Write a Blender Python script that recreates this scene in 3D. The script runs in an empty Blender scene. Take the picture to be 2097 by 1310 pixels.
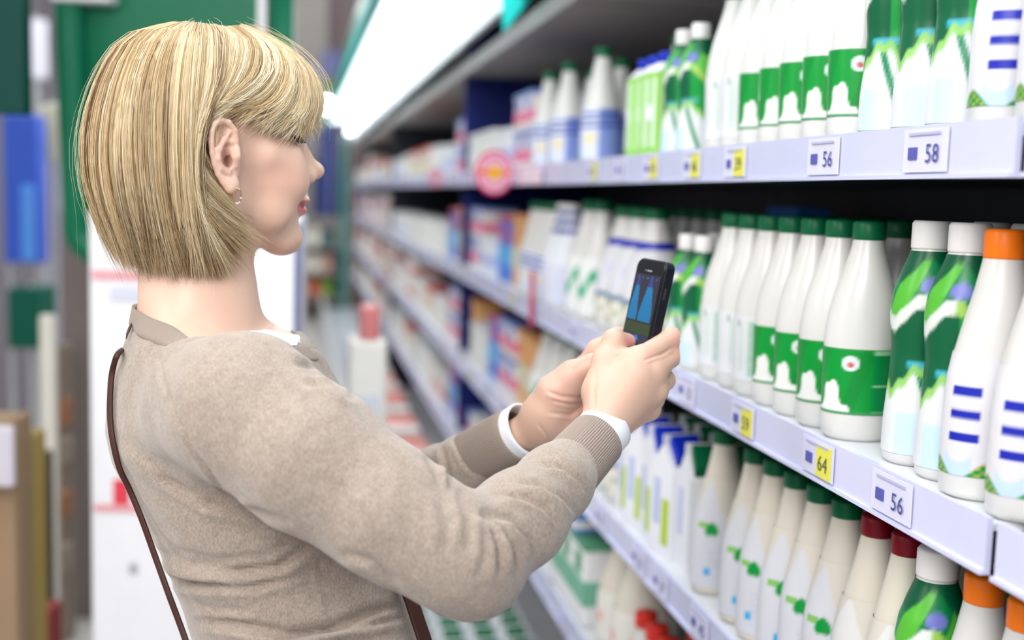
import bpy, bmesh, math, random
import numpy as np
from mathutils import Vector, Matrix
random.seed(7); rng = np.random.default_rng(7)
S = bpy.context.scene
C = S.collection

# ---------------------------------------------------------------- camera
FPX, PCX, PCY, HC = 2400.0, 1048.5, 655.0, 1.48
_d = np.array([614 - PCX, -(385 - PCY), -FPX]); _r = 0.03
_K = abs(FPX * FPX / (-_r * _d[0] - _d[1]))
_dn = np.array([-_r * _K, -_K, -FPX])
_Y = _d / np.linalg.norm(_d); _Z = -_dn / np.linalg.norm(_dn); _X = np.cross(_Y, _Z)
RC = np.stack([_X, _Y, _Z])
CAMP = np.array([0, 0, HC])
def P(px, py, z):
    """world point seen at photo pixel (px, py) at distance z along the view"""
    return CAMP + RC @ np.array([(px - PCX) / FPX, -(py - PCY) / FPX, -1.0]) * z
def proj(p):
    c = (np.asarray(p, float) - CAMP) @ RC
    return np.stack([PCX + FPX * c[..., 0] / -c[..., 2], PCY - FPX * c[..., 1] / -c[..., 2], -c[..., 2]], -1)
cam = bpy.data.cameras.new('camera'); camo = bpy.data.objects.new('camera', cam); C.objects.link(camo)
M = Matrix.Identity(4)
for i in range(3):
    for j in range(3): M[i][j] = RC[i, j]
    M[i][3] = CAMP[i]
camo.matrix_world = M
cam.sensor_width = 36.0; cam.lens = FPX / 2097 * 36.0; cam.clip_start = 0.05; cam.clip_end = 60
cam.dof.use_dof = True; cam.dof.focus_distance = 1.15; cam.dof.aperture_fstop = 2.3; cam.dof.aperture_blades = 0
S.camera = camo

# ---------------------------------------------------------------- light and exposure
W = bpy.data.worlds.new('World'); S.world = W; W.use_nodes = True
W.node_tree.nodes['Background'].inputs[0].default_value = (0.93, 0.96, 1.0, 1)
W.node_tree.nodes['Background'].inputs[1].default_value = 0.44
S.view_settings.view_transform = 'Standard'; S.view_settings.look = 'None'
S.view_settings.exposure = 0.35; S.view_settings.gamma = 1; S.view_settings.use_curve_mapping = False
S.cycles.max_bounces = 6; S.cycles.diffuse_bounces = 3; S.cycles.glossy_bounces = 3
S.cycles.transmission_bounces = 4; S.cycles.transparent_max_bounces = 6
S.cycles.sample_clamp_indirect = 4; S.cycles.caustics_reflective = False; S.cycles.caustics_refractive = False
S.cycles.use_denoising = True
def area(name, loc, target, sx, sy, power, col=(1, 1, 1)):
    l = bpy.data.lights.new(name, 'AREA'); l.shape = 'RECTANGLE'; l.size = sx; l.size_y = sy; l.energy = power; l.color = col
    o = bpy.data.objects.new(name, l); C.objects.link(o); o.location = loc
    o.rotation_euler = (Vector(target) - Vector(loc)).to_track_quat('-Z', 'Y').to_euler(); return o
area('aisle_ceiling_light', (-0.7, 1.2, 3.1), (0.1, 1.5, 1.2), 0.5, 5.0, 52, (1.0, 0.98, 0.95))
area('aisle_ceiling_light', (0.0, 5.5, 3.1), (0.1, 5.5, 0), 0.8, 4.0, 70, (0.95, 0.98, 1.0))
area('aisle_ceiling_light', (0.0, 10.5, 3.1), (0.1, 10.5, 0), 0.8, 4.0, 70, (0.95, 0.98, 1.0))
area('aisle_ceiling_light', (-0.9, -1.2, 2.9), (0.4, 1.2, 1.1), 1.4, 1.4, 66, (1.0, 0.98, 0.96))

# ---------------------------------------------------------------- materials
MATS = {}
def mat(name, col=(0.8, 0.8, 0.8), rough=0.5, metal=0.0, coat=0.0, emit=None, estr=0.0, vcol=False, sss=0.0, bump=None, sheen=0.0, trans=0.0, spec=0.5, var=0.04):
    if name in MATS: return MATS[name]
    m = bpy.data.materials.new(name); m.use_nodes = True; nt = m.node_tree; b = nt.nodes['Principled BSDF']
    if rough >= .34 and metal == 0 and spec == .5: spec = .22
    b.inputs['Roughness'].default_value = rough; b.inputs['Metallic'].default_value = metal
    b.inputs['Coat Weight'].default_value = coat; b.inputs['Specular IOR Level'].default_value = spec
    b.inputs['Sheen Weight'].default_value = sheen; b.inputs['Transmission Weight'].default_value = trans
    tc = nt.nodes.new('ShaderNodeTexCoord')
    nz = nt.nodes.new('ShaderNodeTexNoise'); nz.inputs['Scale'].default_value = 9; nt.links.new(tc.outputs['Object'], nz.inputs['Vector'])
    mx = nt.nodes.new('ShaderNodeMix'); mx.data_type = 'RGBA'; mx.blend_type = 'MULTIPLY'; mx.inputs[0].default_value = 1
    rp = nt.nodes.new('ShaderNodeMapRange'); rp.inputs[1].default_value = .3; rp.inputs[2].default_value = .7
    rp.inputs[3].default_value = 1 - var; rp.inputs[4].default_value = 1.0
    nt.links.new(nz.outputs['Fac'], rp.inputs[0]); nt.links.new(rp.outputs[0], mx.inputs[7])
    if vcol:
        a = nt.nodes.new('ShaderNodeAttribute'); a.attribute_name = 'Col'; nt.links.new(a.outputs['Color'], mx.inputs[6])
    else: mx.inputs[6].default_value = (*col, 1)
    nt.links.new(mx.outputs[2], b.inputs['Base Color'])
    if emit:
        b.inputs['Emission Color'].default_value = (*emit, 1); b.inputs['Emission Strength'].default_value = estr
    if sss:
        b.inputs['Subsurface Weight'].default_value = sss; b.inputs['Subsurface Radius'].default_value = (1, .35, .2); b.inputs['Subsurface Scale'].default_value = .008
    if bump:
        sc, st, ds = bump
        n2 = nt.nodes.new('ShaderNodeTexNoise'); n2.inputs['Scale'].default_value = sc; n2.inputs['Detail'].default_value = 3
        nt.links.new(tc.outputs['Object'], n2.inputs['Vector'])
        bp = nt.nodes.new('ShaderNodeBump'); bp.inputs['Strength'].default_value = st; bp.inputs['Distance'].default_value = ds
        nt.links.new(n2.outputs['Fac'], bp.inputs['Height']); nt.links.new(bp.outputs['Normal'], b.inputs['Normal'])
    MATS[name] = m; return m
WHITE = mat('white_plastic', (.68, .67, .65), .3, coat=.1)
LABEL = mat('printed_film', rough=.35, vcol=True, spec=.35)
CARD = mat('printed_carton', rough=.42, vcol=True)
GCAP = mat('green_cap_plastic', (.002, .125, .048), .35); WCAP = mat('white_cap_plastic', (.85, .83, .82), .35)
OCAP = mat('orange_cap_plastic', (.9, .19, .01), .35); RCAP = mat('red_cap_plastic', (.62, .03, .02), .35)
DRCAP = mat('dark_red_cap_plastic', (.2, .005, .015), .35); BCAP = mat('blue_cap_plastic', (.005, .03, .5), .35)
SHELF = mat('shelf_white_enamel', (.78, .8, .84), .3); RAIL = mat('price_rail_plastic', (.62, .63, .85), .25, coat=.2)
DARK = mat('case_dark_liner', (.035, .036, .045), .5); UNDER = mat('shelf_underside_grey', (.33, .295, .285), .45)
GREEN = mat('green_enamel', (.0, .135, .065), .35); TEAL = mat('teal_card', (.0, .55, .5), .5)
NAVY = mat('navy_panel', (.01, .02, .16), .5); STEEL = mat('grey_steel', (.5, .5, .52), .35, metal=.6)
TUBE = mat('lit_tube', (1, 1, 1), .4, emit=(.93, .97, 1), estr=9.0)
DIFF = mat('lit_canopy_diffuser', (1, 1, 1), .4, emit=(.8, .92, 1), estr=1.6)
LAMPM = mat('lit_round_lamp', (1, 1, 1), .4, emit=(.93, .98, 1), estr=16.0)
TAGM = mat('price_tag_paper', rough=.6, vcol=True)
INK = mat('blue_ink', (.08, .08, .35), .6)

# ---------------------------------------------------------------- mesh helpers
def tag(o, label=None, cat=None, group=None, kind=None):
    if label: o['label'] = label
    if cat: o['category'] = cat
    if group: o['group'] = group
    if kind: o['kind'] = kind
    return o
def link(name, me, parent=None):
    o = bpy.data.objects.new(name, me); C.objects.link(o)
    if parent is not None: o.parent = parent
    return o
def empty(name, loc=(0, 0, 0), rz=0):
    o = bpy.data.objects.new(name, None); C.objects.link(o); o.location = loc; o.rotation_euler[2] = rz; o.empty_display_size = .05; return o
def mesh(name, v, f, m=None, smooth=False, col=None):
    me = bpy.data.meshes.new(name)
    v = np.asarray(v, np.float32)
    if isinstance(f, np.ndarray):
        k = f.shape[1]; me.vertices.add(len(v)); me.vertices.foreach_set('co', v.ravel())
        me.loops.add(f.size); me.loops.foreach_set('vertex_index', f.ravel().astype(np.int32))
        me.polygons.add(len(f)); me.polygons.foreach_set('loop_start', np.arange(0, f.size, k, dtype=np.int32))
        me.update(calc_edges=True)
    else: me.from_pydata(v.tolist(), [], f); me.update()
    if smooth: me.polygons.foreach_set('use_smooth', np.ones(len(me.polygons), bool))
    if col is not None:
        a = me.color_attributes.new('Col', 'FLOAT_COLOR', 'POINT'); c = np.ones((len(v), 4), np.float32); c[:, :3] = col
        a.data.foreach_set('color', c.ravel())
    if m: me.materials.append(m)
    me.validate(); return me
class MB:
    def __init__(s): s.v = []; s.f = []; s.c = []
    def add(s, v, f, col=(1, 1, 1)):
        n = len(s.v); s.v += [tuple(x) for x in v]; s.f += [tuple(i + n for i in q) for q in f]
        s.c += [col] * len(v) if not isinstance(col, np.ndarray) else [tuple(x) for x in col]; return s
    def box(s, x0, x1, y0, y1, z0, z1, col=(1, 1, 1), b=0.0):
        if b <= 0:
            v = [(x, y, z) for x in (x0, x1) for y in (y0, y1) for z in (z0, z1)]
            return s.add(v, [(0, 1, 3, 2), (4, 6, 7, 5), (0, 4, 5, 1), (2, 3, 7, 6), (0, 2, 6, 4), (1, 5, 7, 3)], col)
        bm = bmesh.new(); bmesh.ops.create_cube(bm, size=1)
        for q in bm.verts: q.co = Vector(((x0 + x1) / 2 + q.co.x * (x1 - x0), (y0 + y1) / 2 + q.co.y * (y1 - y0), (z0 + z1) / 2 + q.co.z * (z1 - z0)))
        bmesh.ops.bevel(bm, geom=bm.edges[:], offset=b, segments=2, profile=.5, affect='EDGES')
        bm.verts.index_update(); v = [tuple(q.co) for q in bm.verts]; f = [tuple(q.index for q in p.verts) for p in bm.faces]; bm.free()
        return s.add(v, f, col)
    def tube(s, pts, r, n=10, col=(1, 1, 1), closed=False):
        pts = [np.asarray(p, float) for p in pts]; k = len(pts); v = []
        for i, p in enumerate(pts):
            t = pts[min(i + 1, k - 1)] - pts[max(i - 1, 0)]; t = t / np.linalg.norm(t)
            a = np.cross(t, (0, 0, 1)) if abs(t[2]) < .9 else np.cross(t, (1, 0, 0)); a /= np.linalg.norm(a); b = np.cross(t, a)
            rr = r[i] if hasattr(r, '__len__') else r
            v += [p + rr * (math.cos(u) * a + math.sin(u) * b) for u in np.linspace(0, 2 * math.pi, n, False)]
        f = [(i * n + j, i * n + (j + 1) % n, (i + 1) * n + (j + 1) % n, (i + 1) * n + j) for i in range(k - 1) for j in range(n)]
        f += [tuple(range(n)), tuple((k - 1) * n + j for j in reversed(range(n)))]
        return s.add(v, f, col)
    def build(s, name, m, parent=None, smooth=False):
        me = mesh(name, s.v, s.f, m, smooth, np.array(s.c)); return link(name, me, parent)
def boxo(name, x0, x1, y0, y1, z0, z1, m, parent=None, b=0.0): return MB().box(x0, x1, y0, y1, z0, z1, b=b).build(name, m, parent)
def lathe(name, prof, m, n=28, rx=1.0, ry=1.0, colf=None, capends=True, sub=1):
    """prof: (r, z) list; colf(theta, z)->rgb"""
    pr = []
    for (a, b) in zip(prof[:-1], prof[1:]):
        for k in range(sub): pr.append((a[0] + (b[0] - a[0]) * k / sub, a[1] + (b[1] - a[1]) * k / sub))
    pr.append(prof[-1]); k = len(pr); v = []; col = []
    th = np.linspace(0, 2 * math.pi, n, False)
    for r, z in pr:
        for t in th:
            v.append((r * rx * math.cos(t), r * ry * math.sin(t), z))
            if colf: col.append(colf(t, z))
    f = [(i * n + j, i * n + (j + 1) % n, (i + 1) * n + (j + 1) % n, (i + 1) * n + j) for i in range(k - 1) for j in range(n)]
    if capends: f += [tuple(reversed(range(n))), tuple((k - 1) * n + j for j in range(n))]
    return mesh(name, v, f, m, True, np.array(col) if colf else None)
def copy_tree(o, parent=None):
    c = o.copy(); C.objects.link(c); c.parent = parent
    for ch in o.children: copy_tree(ch, c)
    return c
_ft = {}
def text_mesh(txt, size):
    if txt not in _ft:
        cu = bpy.data.curves.new('t', 'FONT'); cu.body = txt; cu.size = 1; cu.resolution_u = 2; cu.extrude = 0; cu.align_x = 'CENTER'; cu.align_y = 'CENTER'
        o = bpy.data.objects.new('t', cu); C.objects.link(o); bpy.context.view_layer.update()
        me = bpy.data.meshes.new_from_object(o.evaluated_get(bpy.context.evaluated_depsgraph_get()))
        _ft[txt] = ([tuple(v.co) for v in me.vertices], [tuple(p.vertices) for p in me.polygons])
        bpy.data.objects.remove(o); bpy.data.curves.remove(cu); bpy.data.meshes.remove(me)
    v, f = _ft[txt]; return [(x * size, y * size, z * size) for x, y, z in v], f

# ---------------------------------------------------------------- the room
def struct(o): o['kind'] = 'structure'; return o
FLOORM = mat('floor_tile', (.62, .6, .57), .35); WALLM = mat('wall_paint', (.55, .5, .47), .8)
struct(boxo('floor', -6, 1.6, -3, 16, -.1, 0, FLOORM))
struct(boxo('wall_right', 1.6, 1.7, -3, 16, 0, 3.6, WALLM))
struct(boxo('wall_back', -6, 1.6, 16, 16.1, 0, 3.6, WALLM))

# ---------------------------------------------------------------- refrigerated cases
XF = .56                                     # front edge of the shelves
SH = [1.905, 1.545, 1.222, .908, .615]        # shelf surface heights
LABSH = ['top canopy', 'eye-level', 'middle', 'lower', 'bottom']
YB = [-.42, .835, 2.5, 4.22, 5.95, 7.65, 9.35, 11.05, 12.75]
def price_tag(parent, y, w, z0, z1, txt, yellow, x=XF - .0075):
    mb = MB()
    mb.box(x - .0012, x, y - w / 2, y + w / 2, z0, z1, col=(.68, .68, .85))
    if yellow: mb.box(x - .002, x - .0014, y - w * .45, y + w * .02, z0 + .001, z1 - .003, col=(.75, .72, .1))
    def wr(t, size, yy, zz, c):
        v, f = text_mesh(t, size)
        mb.add([(x - .0028, yy - q[0], zz + q[1]) for q in v], f, col=c)
    ink = (.06, .06, .3) if not yellow else (.12, .12, .1)
    wr(txt, .024, y - w * .2, (z0 + z1) / 2 - .004, ink)
    mb.box(x - .0026, x - .0013, y + w * .16, y + w * .36, (z0 + z1) / 2 - .008, (z0 + z1) / 2 + .003, col=(.1, .1, .4))
    mb.box(x - .0026, x - .0013, y - w * .36, y + w * .36, z1 - .006, z1 - .0035, col=(.45, .45, .68))
    return mb.build('price_tag', TAGM, parent)
TAGS = {1: [(.98, '58', 0), (1.19, '56', 0), (1.45, '39', 1), (1.62, '46', 1), (1.82, '49', 1), (2.0, '35', 0), (2.2, '32', 1)],
        2: [(1.0, '56', 0), (1.16, '64', 1), (1.38, '59', 1), (1.6, '13', 0), (1.85, '54', 0), (2.1, '38', 1), (2.3, '27', 0)],
        3: [(1.0, '52', 0), (1.3, '48', 1), (1.5, '45', 0), (1.68, '37', 0), (1.8, '33', 0), (2.05, '29', 0), (2.3, '42', 0)],
        4: [(1.2, '24', 0), (1.9, '27', 0), (2.3, '31', 0)]}
CASEW = ['nearest', 'second', 'third', 'fourth', 'fifth', 'sixth', 'seventh', 'farthest']
for bi, (y0, y1) in enumerate(zip(YB[:-1], YB[1:])):
    t = empty('refrigerated_display_case', (XF, (y0 + y1) / 2, 0))
    tag(t, ['white open dairy case nearest the camera, cut by the right edge', 'white open dairy case holding the bottles beside the phone',
            'open dairy case just past the phone with striped bottles and cartons', 'open dairy case right behind the navy divider panel', 'fifth open dairy case along the aisle, one past the navy divider case',
            'sixth open dairy case along the aisle from the camera', 'seventh open dairy case along the aisle, last but one',
            'last open dairy case at the far end of the aisle'][bi], 'display case', 'row of open dairy cases')
    def bx(n, *a, m=SHELF, b=0): o = MB().box(*a, b=b).build(n, m); o.parent = t; o.matrix_parent_inverse = Matrix.Translation(-t.location); return o
    g = .004
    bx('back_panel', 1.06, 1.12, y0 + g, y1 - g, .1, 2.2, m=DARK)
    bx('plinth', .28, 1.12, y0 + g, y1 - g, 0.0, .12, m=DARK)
    bx('bottom_well', .26, 1.06, y0 + g, y1 - g, .12, .20, m=SHELF); bx('well_front', .235, .26, y0 + g, y1 - g, .12, .36, m=SHELF, b=.008)
    sp = bx('side_panel', .58, 1.06, y0 + g, y0 + .02, .2, 2.1, m=NAVY if bi == 3 else DARK) if bi in (0, 3, 5, 7) else None
    bx('roof_panel', .26, 1.12, y0 + g, y1 - g, 2.2, 2.26, m=SHELF)
    cf = bx('canopy_front', .235, .262, y0 + g, y1 - g, 2.10, 2.26, m=GREEN)
    bx('green_trim', .222, .236, y0 + g, y1 - g, 2.085, 2.13, m=TEAL)
    df = bx('canopy_diffuser', .27, .50, y0 + g, y1 - g, 2.185, 2.197, m=DIFF)
    tb = MB().tube([(.50, y0 + .05, 2.085), (.50, y1 - .05, 2.085)], .016, 12).build('light_tube', TUBE, None, True); tb.parent = t; tb.matrix_parent_inverse = Matrix.Translation(-t.location)
    fx = bx('tube_fitting', .53, .556, y0 + .03, y1 - .03, 1.975, 2.197, m=SHELF)
    for k, sz in enumerate(SH):
        if k == 0:
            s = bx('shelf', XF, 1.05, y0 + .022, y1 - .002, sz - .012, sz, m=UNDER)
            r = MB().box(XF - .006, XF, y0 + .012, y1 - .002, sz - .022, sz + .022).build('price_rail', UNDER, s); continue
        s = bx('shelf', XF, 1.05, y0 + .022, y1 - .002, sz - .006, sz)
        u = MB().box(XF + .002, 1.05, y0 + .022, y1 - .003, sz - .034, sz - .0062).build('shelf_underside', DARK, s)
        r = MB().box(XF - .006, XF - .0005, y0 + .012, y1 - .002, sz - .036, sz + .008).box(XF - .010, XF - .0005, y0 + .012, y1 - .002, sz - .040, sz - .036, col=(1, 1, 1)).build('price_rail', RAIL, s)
        if bi == 1:
            for (y, tx, yl) in TAGS.get(k, []): price_tag(s, y, .075, sz - .034, sz + .005, tx, yl)
        elif bi in (2, 3):
            for q in range(5): price_tag(s, y0 + .2 + q * .33 + .07 * (k % 2), .075, sz - .034, sz + .005, ['41', '36', '28', '52', '33'][(q + k) % 5], (q + k) % 3 == 0)
# ---------------------------------------------------------------- products
def loft(name, prof, m, n=24, colf=None, sub=1, parent=None, caps=True, off=0.0):
    """prof rows: (rx, ry, z); elliptical rings"""
    pr = []
    for a, b in zip(prof[:-1], prof[1:]):
        for k in range(sub): pr.append(tuple(a[i] + (b[i] - a[i]) * k / sub for i in range(3)))
    pr.append(prof[-1]); k = len(pr); v = []; col = []
    for rx, ry, z in pr:
        for t in np.linspace(0, 2 * math.pi, n, False):
            v.append(((rx + off) * math.cos(t), (ry + off) * math.sin(t), z))
            if colf: col.append(tuple(.92 * q for q in colf(t, z)))
    f = [(i * n + j, i * n + (j + 1) % n, (i + 1) * n + (j + 1) % n, (i + 1) * n + j) for i in range(k - 1) for j in range(n)]
    if caps: f += [tuple(reversed(range(n))), tuple((k - 1) * n + j for j in range(n))]
    return link(name, mesh(name, v, f, m, True, np.array(col) if colf else None), parent)
def body_prof(H, rx, ry, kind='tall'):
    if kind == 'tall':
        q = [(0.0, .84), (.012, .97), (.03, 1.0), (.24, 1.0), (.36, .99), (.45, .95), (.54, .87), (.62, .77), (.70, .66), (.78, .55), (.86, .46), (.91, .41), (.925, .40)]
    elif kind == 'cow':
        q = [(0.0, .80), (.02, .93), (.06, 1.0), (.12, .97), (.16, .96), (.42, 1.0), (.50, .98), (.58, .92), (.66, .82), (.74, .68), (.82, .54), (.88, .45), (.93, .41)]
    else:   # waisted drinking bottle
        q = [(0.0, .86), (.02, .98), (.06, 1.0), (.20, .98), (.36, .90), (.46, .88), (.56, .94), (.64, .97), (.72, .90), (.80, .72), (.86, .56), (.90, .50)]
    out = []
    for z, r in q:
        w = min(1, max(0, (r - .40) / .5)) if kind != 'waist' else min(1, max(0, (r - .5) / .4))
        rr = r * (rx * w + (rx * .94 + 0 * ry) * (1 - w)); ryy = r * ry * w + (1 - w) * r * rx * .94
        out.append((rr, ryy, z * H))
    return out
def at_z(prof, z):
    for a, b in zip(prof[:-1], prof[1:]):
        if a[2] <= z <= b[2]:
            k = (z - a[2]) / (b[2] - a[2] + 1e-9); return tuple(a[i] + (b[i] - a[i]) * k for i in range(2))
    return prof[-1][:2]
def sleeve(prof, z0, z1, n=18): return [(*at_z(prof, z), z) for z in np.linspace(z0, z1, n)]
def dth(a, b): return abs((a - b + math.pi) % (2 * math.pi) - math.pi)
G1 = (.0, .31, .04); G2 = (.0, .17, .05); WH = (.76, .76, .81); CR = (.74, .70, .62)
def wob(t, z, s): return math.sin(t * 2.3 + s) * math.sin(z * 95 + s * 2 + 1.7 * math.sin(t * 3 + s))
# the labels face the aisle: local angle pi is the front (towards -x)
def c_cow(H):
    def f(t, z):
        u = (z / H - .125) / .30; a = (2 * math.pi - t) % (2 * math.pi) - math.pi   # 0 = front
        if u < .04 or u > .985: return (.05, .3, .1)
        if abs(a + 2.0) < .35: return (.0, .25, .06) if 0.05 < u < .92 and abs(u - .45) > .015 else (.3, .6, .35)
        hh = .62 - 1.15 * abs(a + .5) + .08 * math.sin(a * 17) + .05 * math.sin(u * 21)
        if u < hh and a > -1.3: return (.88, .88, .86)
        if abs(a - .5) < .16 + .1 * math.sin(u * 5) and u > .45: return (.86, .88, .86)
        if (a + 1.05) ** 2 * .25 + (u - .78) ** 2 < .014:
            return (.7, .1, .1) if (a + 1.05) ** 2 * .25 + (u - .76) ** 2 < .002 else (.75, .85, .85)
        return tuple(np.array(G1) * (.85 if math.sin(a * 5 + u * 3) > .6 else 1))
    return f
def c_text(t, z):     # back of the cow bottle: white film with fine green print
    a = (2 * math.pi - t) % (2 * math.pi) - math.pi
    if abs(a + 1.0) < .17 and .028 < z < .10: return (.25, .55, .38) if int(z * 900) % 3 else WH
    if abs(a + .55) < .06 and .035 < z < .098: return (.55, .7, .62)
    if (a + .42) ** 2 * .03 + (z - .098) ** 2 < (.006) ** 2: return G2
    return (.76, .77, .8)
def c_leaf(H):
    def f(t, z):
        a = (2 * math.pi - t) % (2 * math.pi) - math.pi; u = z / H
        c = (.73, .74, .80)
        if u > .47 + .22 * math.exp(-((a + .55) / .5) ** 2): return CR
        dy, dz = (a + .85) * .036, z - .100
        if (dy / .0095) ** 2 + ((dz + abs(dy) * .5) / .0095) ** 2 < 1: return (.0, .33, .05)
        if abs(dy - .014) < .008 and abs(dz - .004) < .0045: return (.25, .6, .15)
        if abs(a + .75) < .12 and abs(z - .036) < .005: return (.02, .45, .85)
        if abs(a + 1.75) < .06 and z < .1: return (.3, .6, .68)
        if abs(a + 1.2) < .45 and .04 < z < .07 and int(z * 420) % 3 == 0: return (.62, .64, .74)
        return c
    return f
def c_yog(H):
    def f(t, z):
        a = (2 * math.pi - t) % (2 * math.pi) - math.pi; u = z / H
        k = u + .05 * math.sin(a * 3 + 1) + .012 * math.sin(a * 13) * (1 if u < .5 else .3)
        if ((a + 1.0) * .034 / .011) ** 2 + ((u - .74) * H / .008) ** 2 < 1: return (.18, .2, .62)
        if k > .80: return (.0, .10, .04)
        if k > .66: return (.10, .5, .04) if math.sin(a * 4 + u * 12) > .1 else (.0, .22, .06)
        if k > .60: return (.35, .62, .1) if a < -.9 else (.8, .83, .8)
        if .37 < k:
            if abs(u - .42) < .012 and abs(a + .9) < .5: return (.05, .45, .6)
            return (.0, .12, .045) if math.sin(a * 2.5 - 1.2) < .55 else (.0, .33, .05)
        if k > .33: return (.3, .62, .15)
        if abs(a + 1.25 - (u - .2) * 2.4) < .11: return (.0, .25, .1)
        if u < .22 and abs(a + .5) < .3: return (.6, .78, .93)
        return (.76,.78,.80)
    return f
def c_orange(H):
    def f(t, z):
        a = (2 * math.pi - t) % (2 * math.pi) - math.pi; u = z / H
        for k in (0, 1, 2):
            if abs(u - (.235 + k * .085)) < .017 and (abs(a + .65) < .36 or abs(a + 2.3) < .3): return (.01, .02, .42)
        g = .115 + .035 * math.sin(a * 4.5 + 1)
        if u < g:
            s = math.sin(a * 23) * math.sin(u * 210)
            return (.8, .25, .02) if s > .75 else ((.45, .55, .05) if s > .35 else (.0, .3, .06))
        if u < g + .06 and math.sin(a * 4.5 + 4) > 0: return (.55, .7, .92)
        return (.74,.73,.76)
    return f
def c_blue(H):
    def f(t, z):
        a = (2 * math.pi - t) % (2 * math.pi) - math.pi; u = z / H
        for k in (0, 1, 2):
            if abs(u - (.44 - k * .055 - .01 * math.cos(a))) < .012: return (.02, .05, .36)
        if ((a + .8) * .035 / .012) ** 2 + ((u - .22) * H / .014) ** 2 < 1: return (.85, .75, .5)
        if u < .1 and abs(a + .1) < .1: return (.3, .65, .1)
        if a < -1.25: return (.22, .3, .66)
        return (.74, .78, .92)
    return f
def c_band(t, z):
    a = (2 * math.pi - t) % (2 * math.pi) - math.pi
    if .166 < z: return (.003, .012, .42)
    if z < .075 and z > .02:
        s = math.sin(a * 9) * math.sin(z * 190)
        if z > .066: return (.1, .2, .35)
        return (.5, .3, .1) if s > .7 else ((.15, .4, .15) if s > .45 else ((.85, .7, .6) if s < -.4 else (.82, .84, .78)))
    if abs(z - .12) < .012 and abs(a + 1.1) < .5: return (.55, .57, .82) if int(z * 500) % 2 else (.74,.74,.78)
    return (.74,.74,.78)
def c_neck(t, z):
    for k in (0, 1, 2):
        if abs(z - (.178 + k * .021)) < .0055: return (.02, .05, .32)
    a = (2 * math.pi - t) % (2 * math.pi) - math.pi
    if z < .10 and abs(a + .9) < .4 and int(z * 260) % 3 == 0: return (.4, .45, .8)
    return (.8, .82, .88)
def c_deep(t, z):
    a = (2 * math.pi - t) % (2 * math.pi) - math.pi
    if abs(a + .8) < .12 and abs(z - .09) < .006: return (.05, .05, .45)
    return (.82, .81, .82) if z < .10 + .05 * math.exp(-((a + .55) / .5) ** 2) else CR
SPEC = {  # kind: (profile, H, rx, ry, cap material, cap height, label (z0, z1, colour), category, words)
 'cow': ('cow', .240, .0425, .0325, GCAP, .020, (.030, .102, c_cow(.24)), 'white bottle with green cow label'),
 'text': ('cow', .240, .0425, .0325, GCAP, .020, (.022, .108, c_text), 'white bottle with fine green print'),
 'leaf': ('tall', .240, .0425, .0325, GCAP, .020, (.012, .170, c_leaf(.24)), 'cream bottle with small leaf mark'),
 'yog': ('waist', .244, .038, .0325, WCAP, .028, (.012, .214, c_yog(.244)), 'green and white drinking bottle, white cap'),
 'yogs': ('waist', .204, .032, .028, WCAP, .022, (.010, .180, c_yog(.204)), 'small green drinking bottle, white cap'),
 'orange': ('tall', .240, .0435, .033, OCAP, .026, (.022, .130, c_orange(.24)), 'white bottle, orange cap, blue bars'),
 'blue': ('tall', .240, .0425, .033, GCAP, .020, (.012, .115, c_blue(.24)), 'white bottle with blue striped label'),
 'band': ('tall', .240, .058, .045, GCAP, .020, (.018, .180, c_band), 'white bottle with dark blue shoulder band'),
 'neck': ('tall', .240, .050, .036, WCAP, .012, (.012, .226, c_neck), 'white bottle with blue stripes around its neck'),
 'deep': ('tall', .240, .0425, .0325, DRCAP, .022, (.012, .150, c_deep), 'cream bottle with dark red cap'),
 'red': ('tall', .175, .036, .0325, RCAP, .024, (.014, .09, lambda t, z: (.78, .62, .62) if z < .08 else (.8, .76, .72)), 'pinkish bottle with bright red cap'),
 'redshort': ('tall', .140, .028, .028, RCAP, .026, (.010, .07, lambda t, z: (.84, .82, .8)), 'short bottle with broad red cap'),
 'jug': ('tall', .245, .062, .05, WCAP, .02, (.012, .11, lambda t, z: (.85, .5, .45) if abs(z - .06) < .01 and math.sin(t * 6) > .3 else (.84, .82, .76)), 'large cream milk jug'),
 'splash': ('tall', .250, .052, .04, GCAP, .022, (.012, .13, lambda t, z: (.0, .42, .2) if abs(z - .075 - .02 * math.sin(t * 5)) < .012 and math.sin(t * 2) > -.6 else (.86, .87, .86)), 'white bottle with wavy green splash'),
}
PROTO = {}
def bottle(kind):
    pk, H, rx, ry, cm, ch, (z0, z1, cf), words = SPEC[kind]
    pr = body_prof(H, rx, ry, pk); top = pr[-1]
    pr = pr + [(top[0] * .9, top[1] * .9, H - .006)]
    b = loft('milk_bottle' if 'drinking' not in words else 'drinking_bottle', pr, mat('cream_bottle_plastic', (.70,.65,.56), .26, coat=.4) if kind in ('leaf', 'deep', 'jug', 'red') else WHITE, 28)
    cr = top[0] * (1.10 if kind not in ('yogs', 'redshort') else (1.0 if kind == 'yogs' else 1.9))
    c = loft('cap', [(cr * .98, cr * .98, H - ch), (cr, cr, H - ch + .002), (cr, cr, H - .003), (cr * .9, cr * .9, H)], cm, 24, parent=b)
    dt, dz = 2 * math.pi / 96 / 3, (z1 - z0) / 55 / 3
    soft = lambda t, z: tuple(np.mean([cf(t + i * dt, min(max(z + j * dz, z0), z1)) for i in (-1, 0, 1) for j in (-1, 0, 1)], axis=0))
    loft('label', sleeve(pr, z0, z1, 56), LABEL, 96, colf=soft, parent=b, caps=False, off=.0007)
    return b
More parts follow.
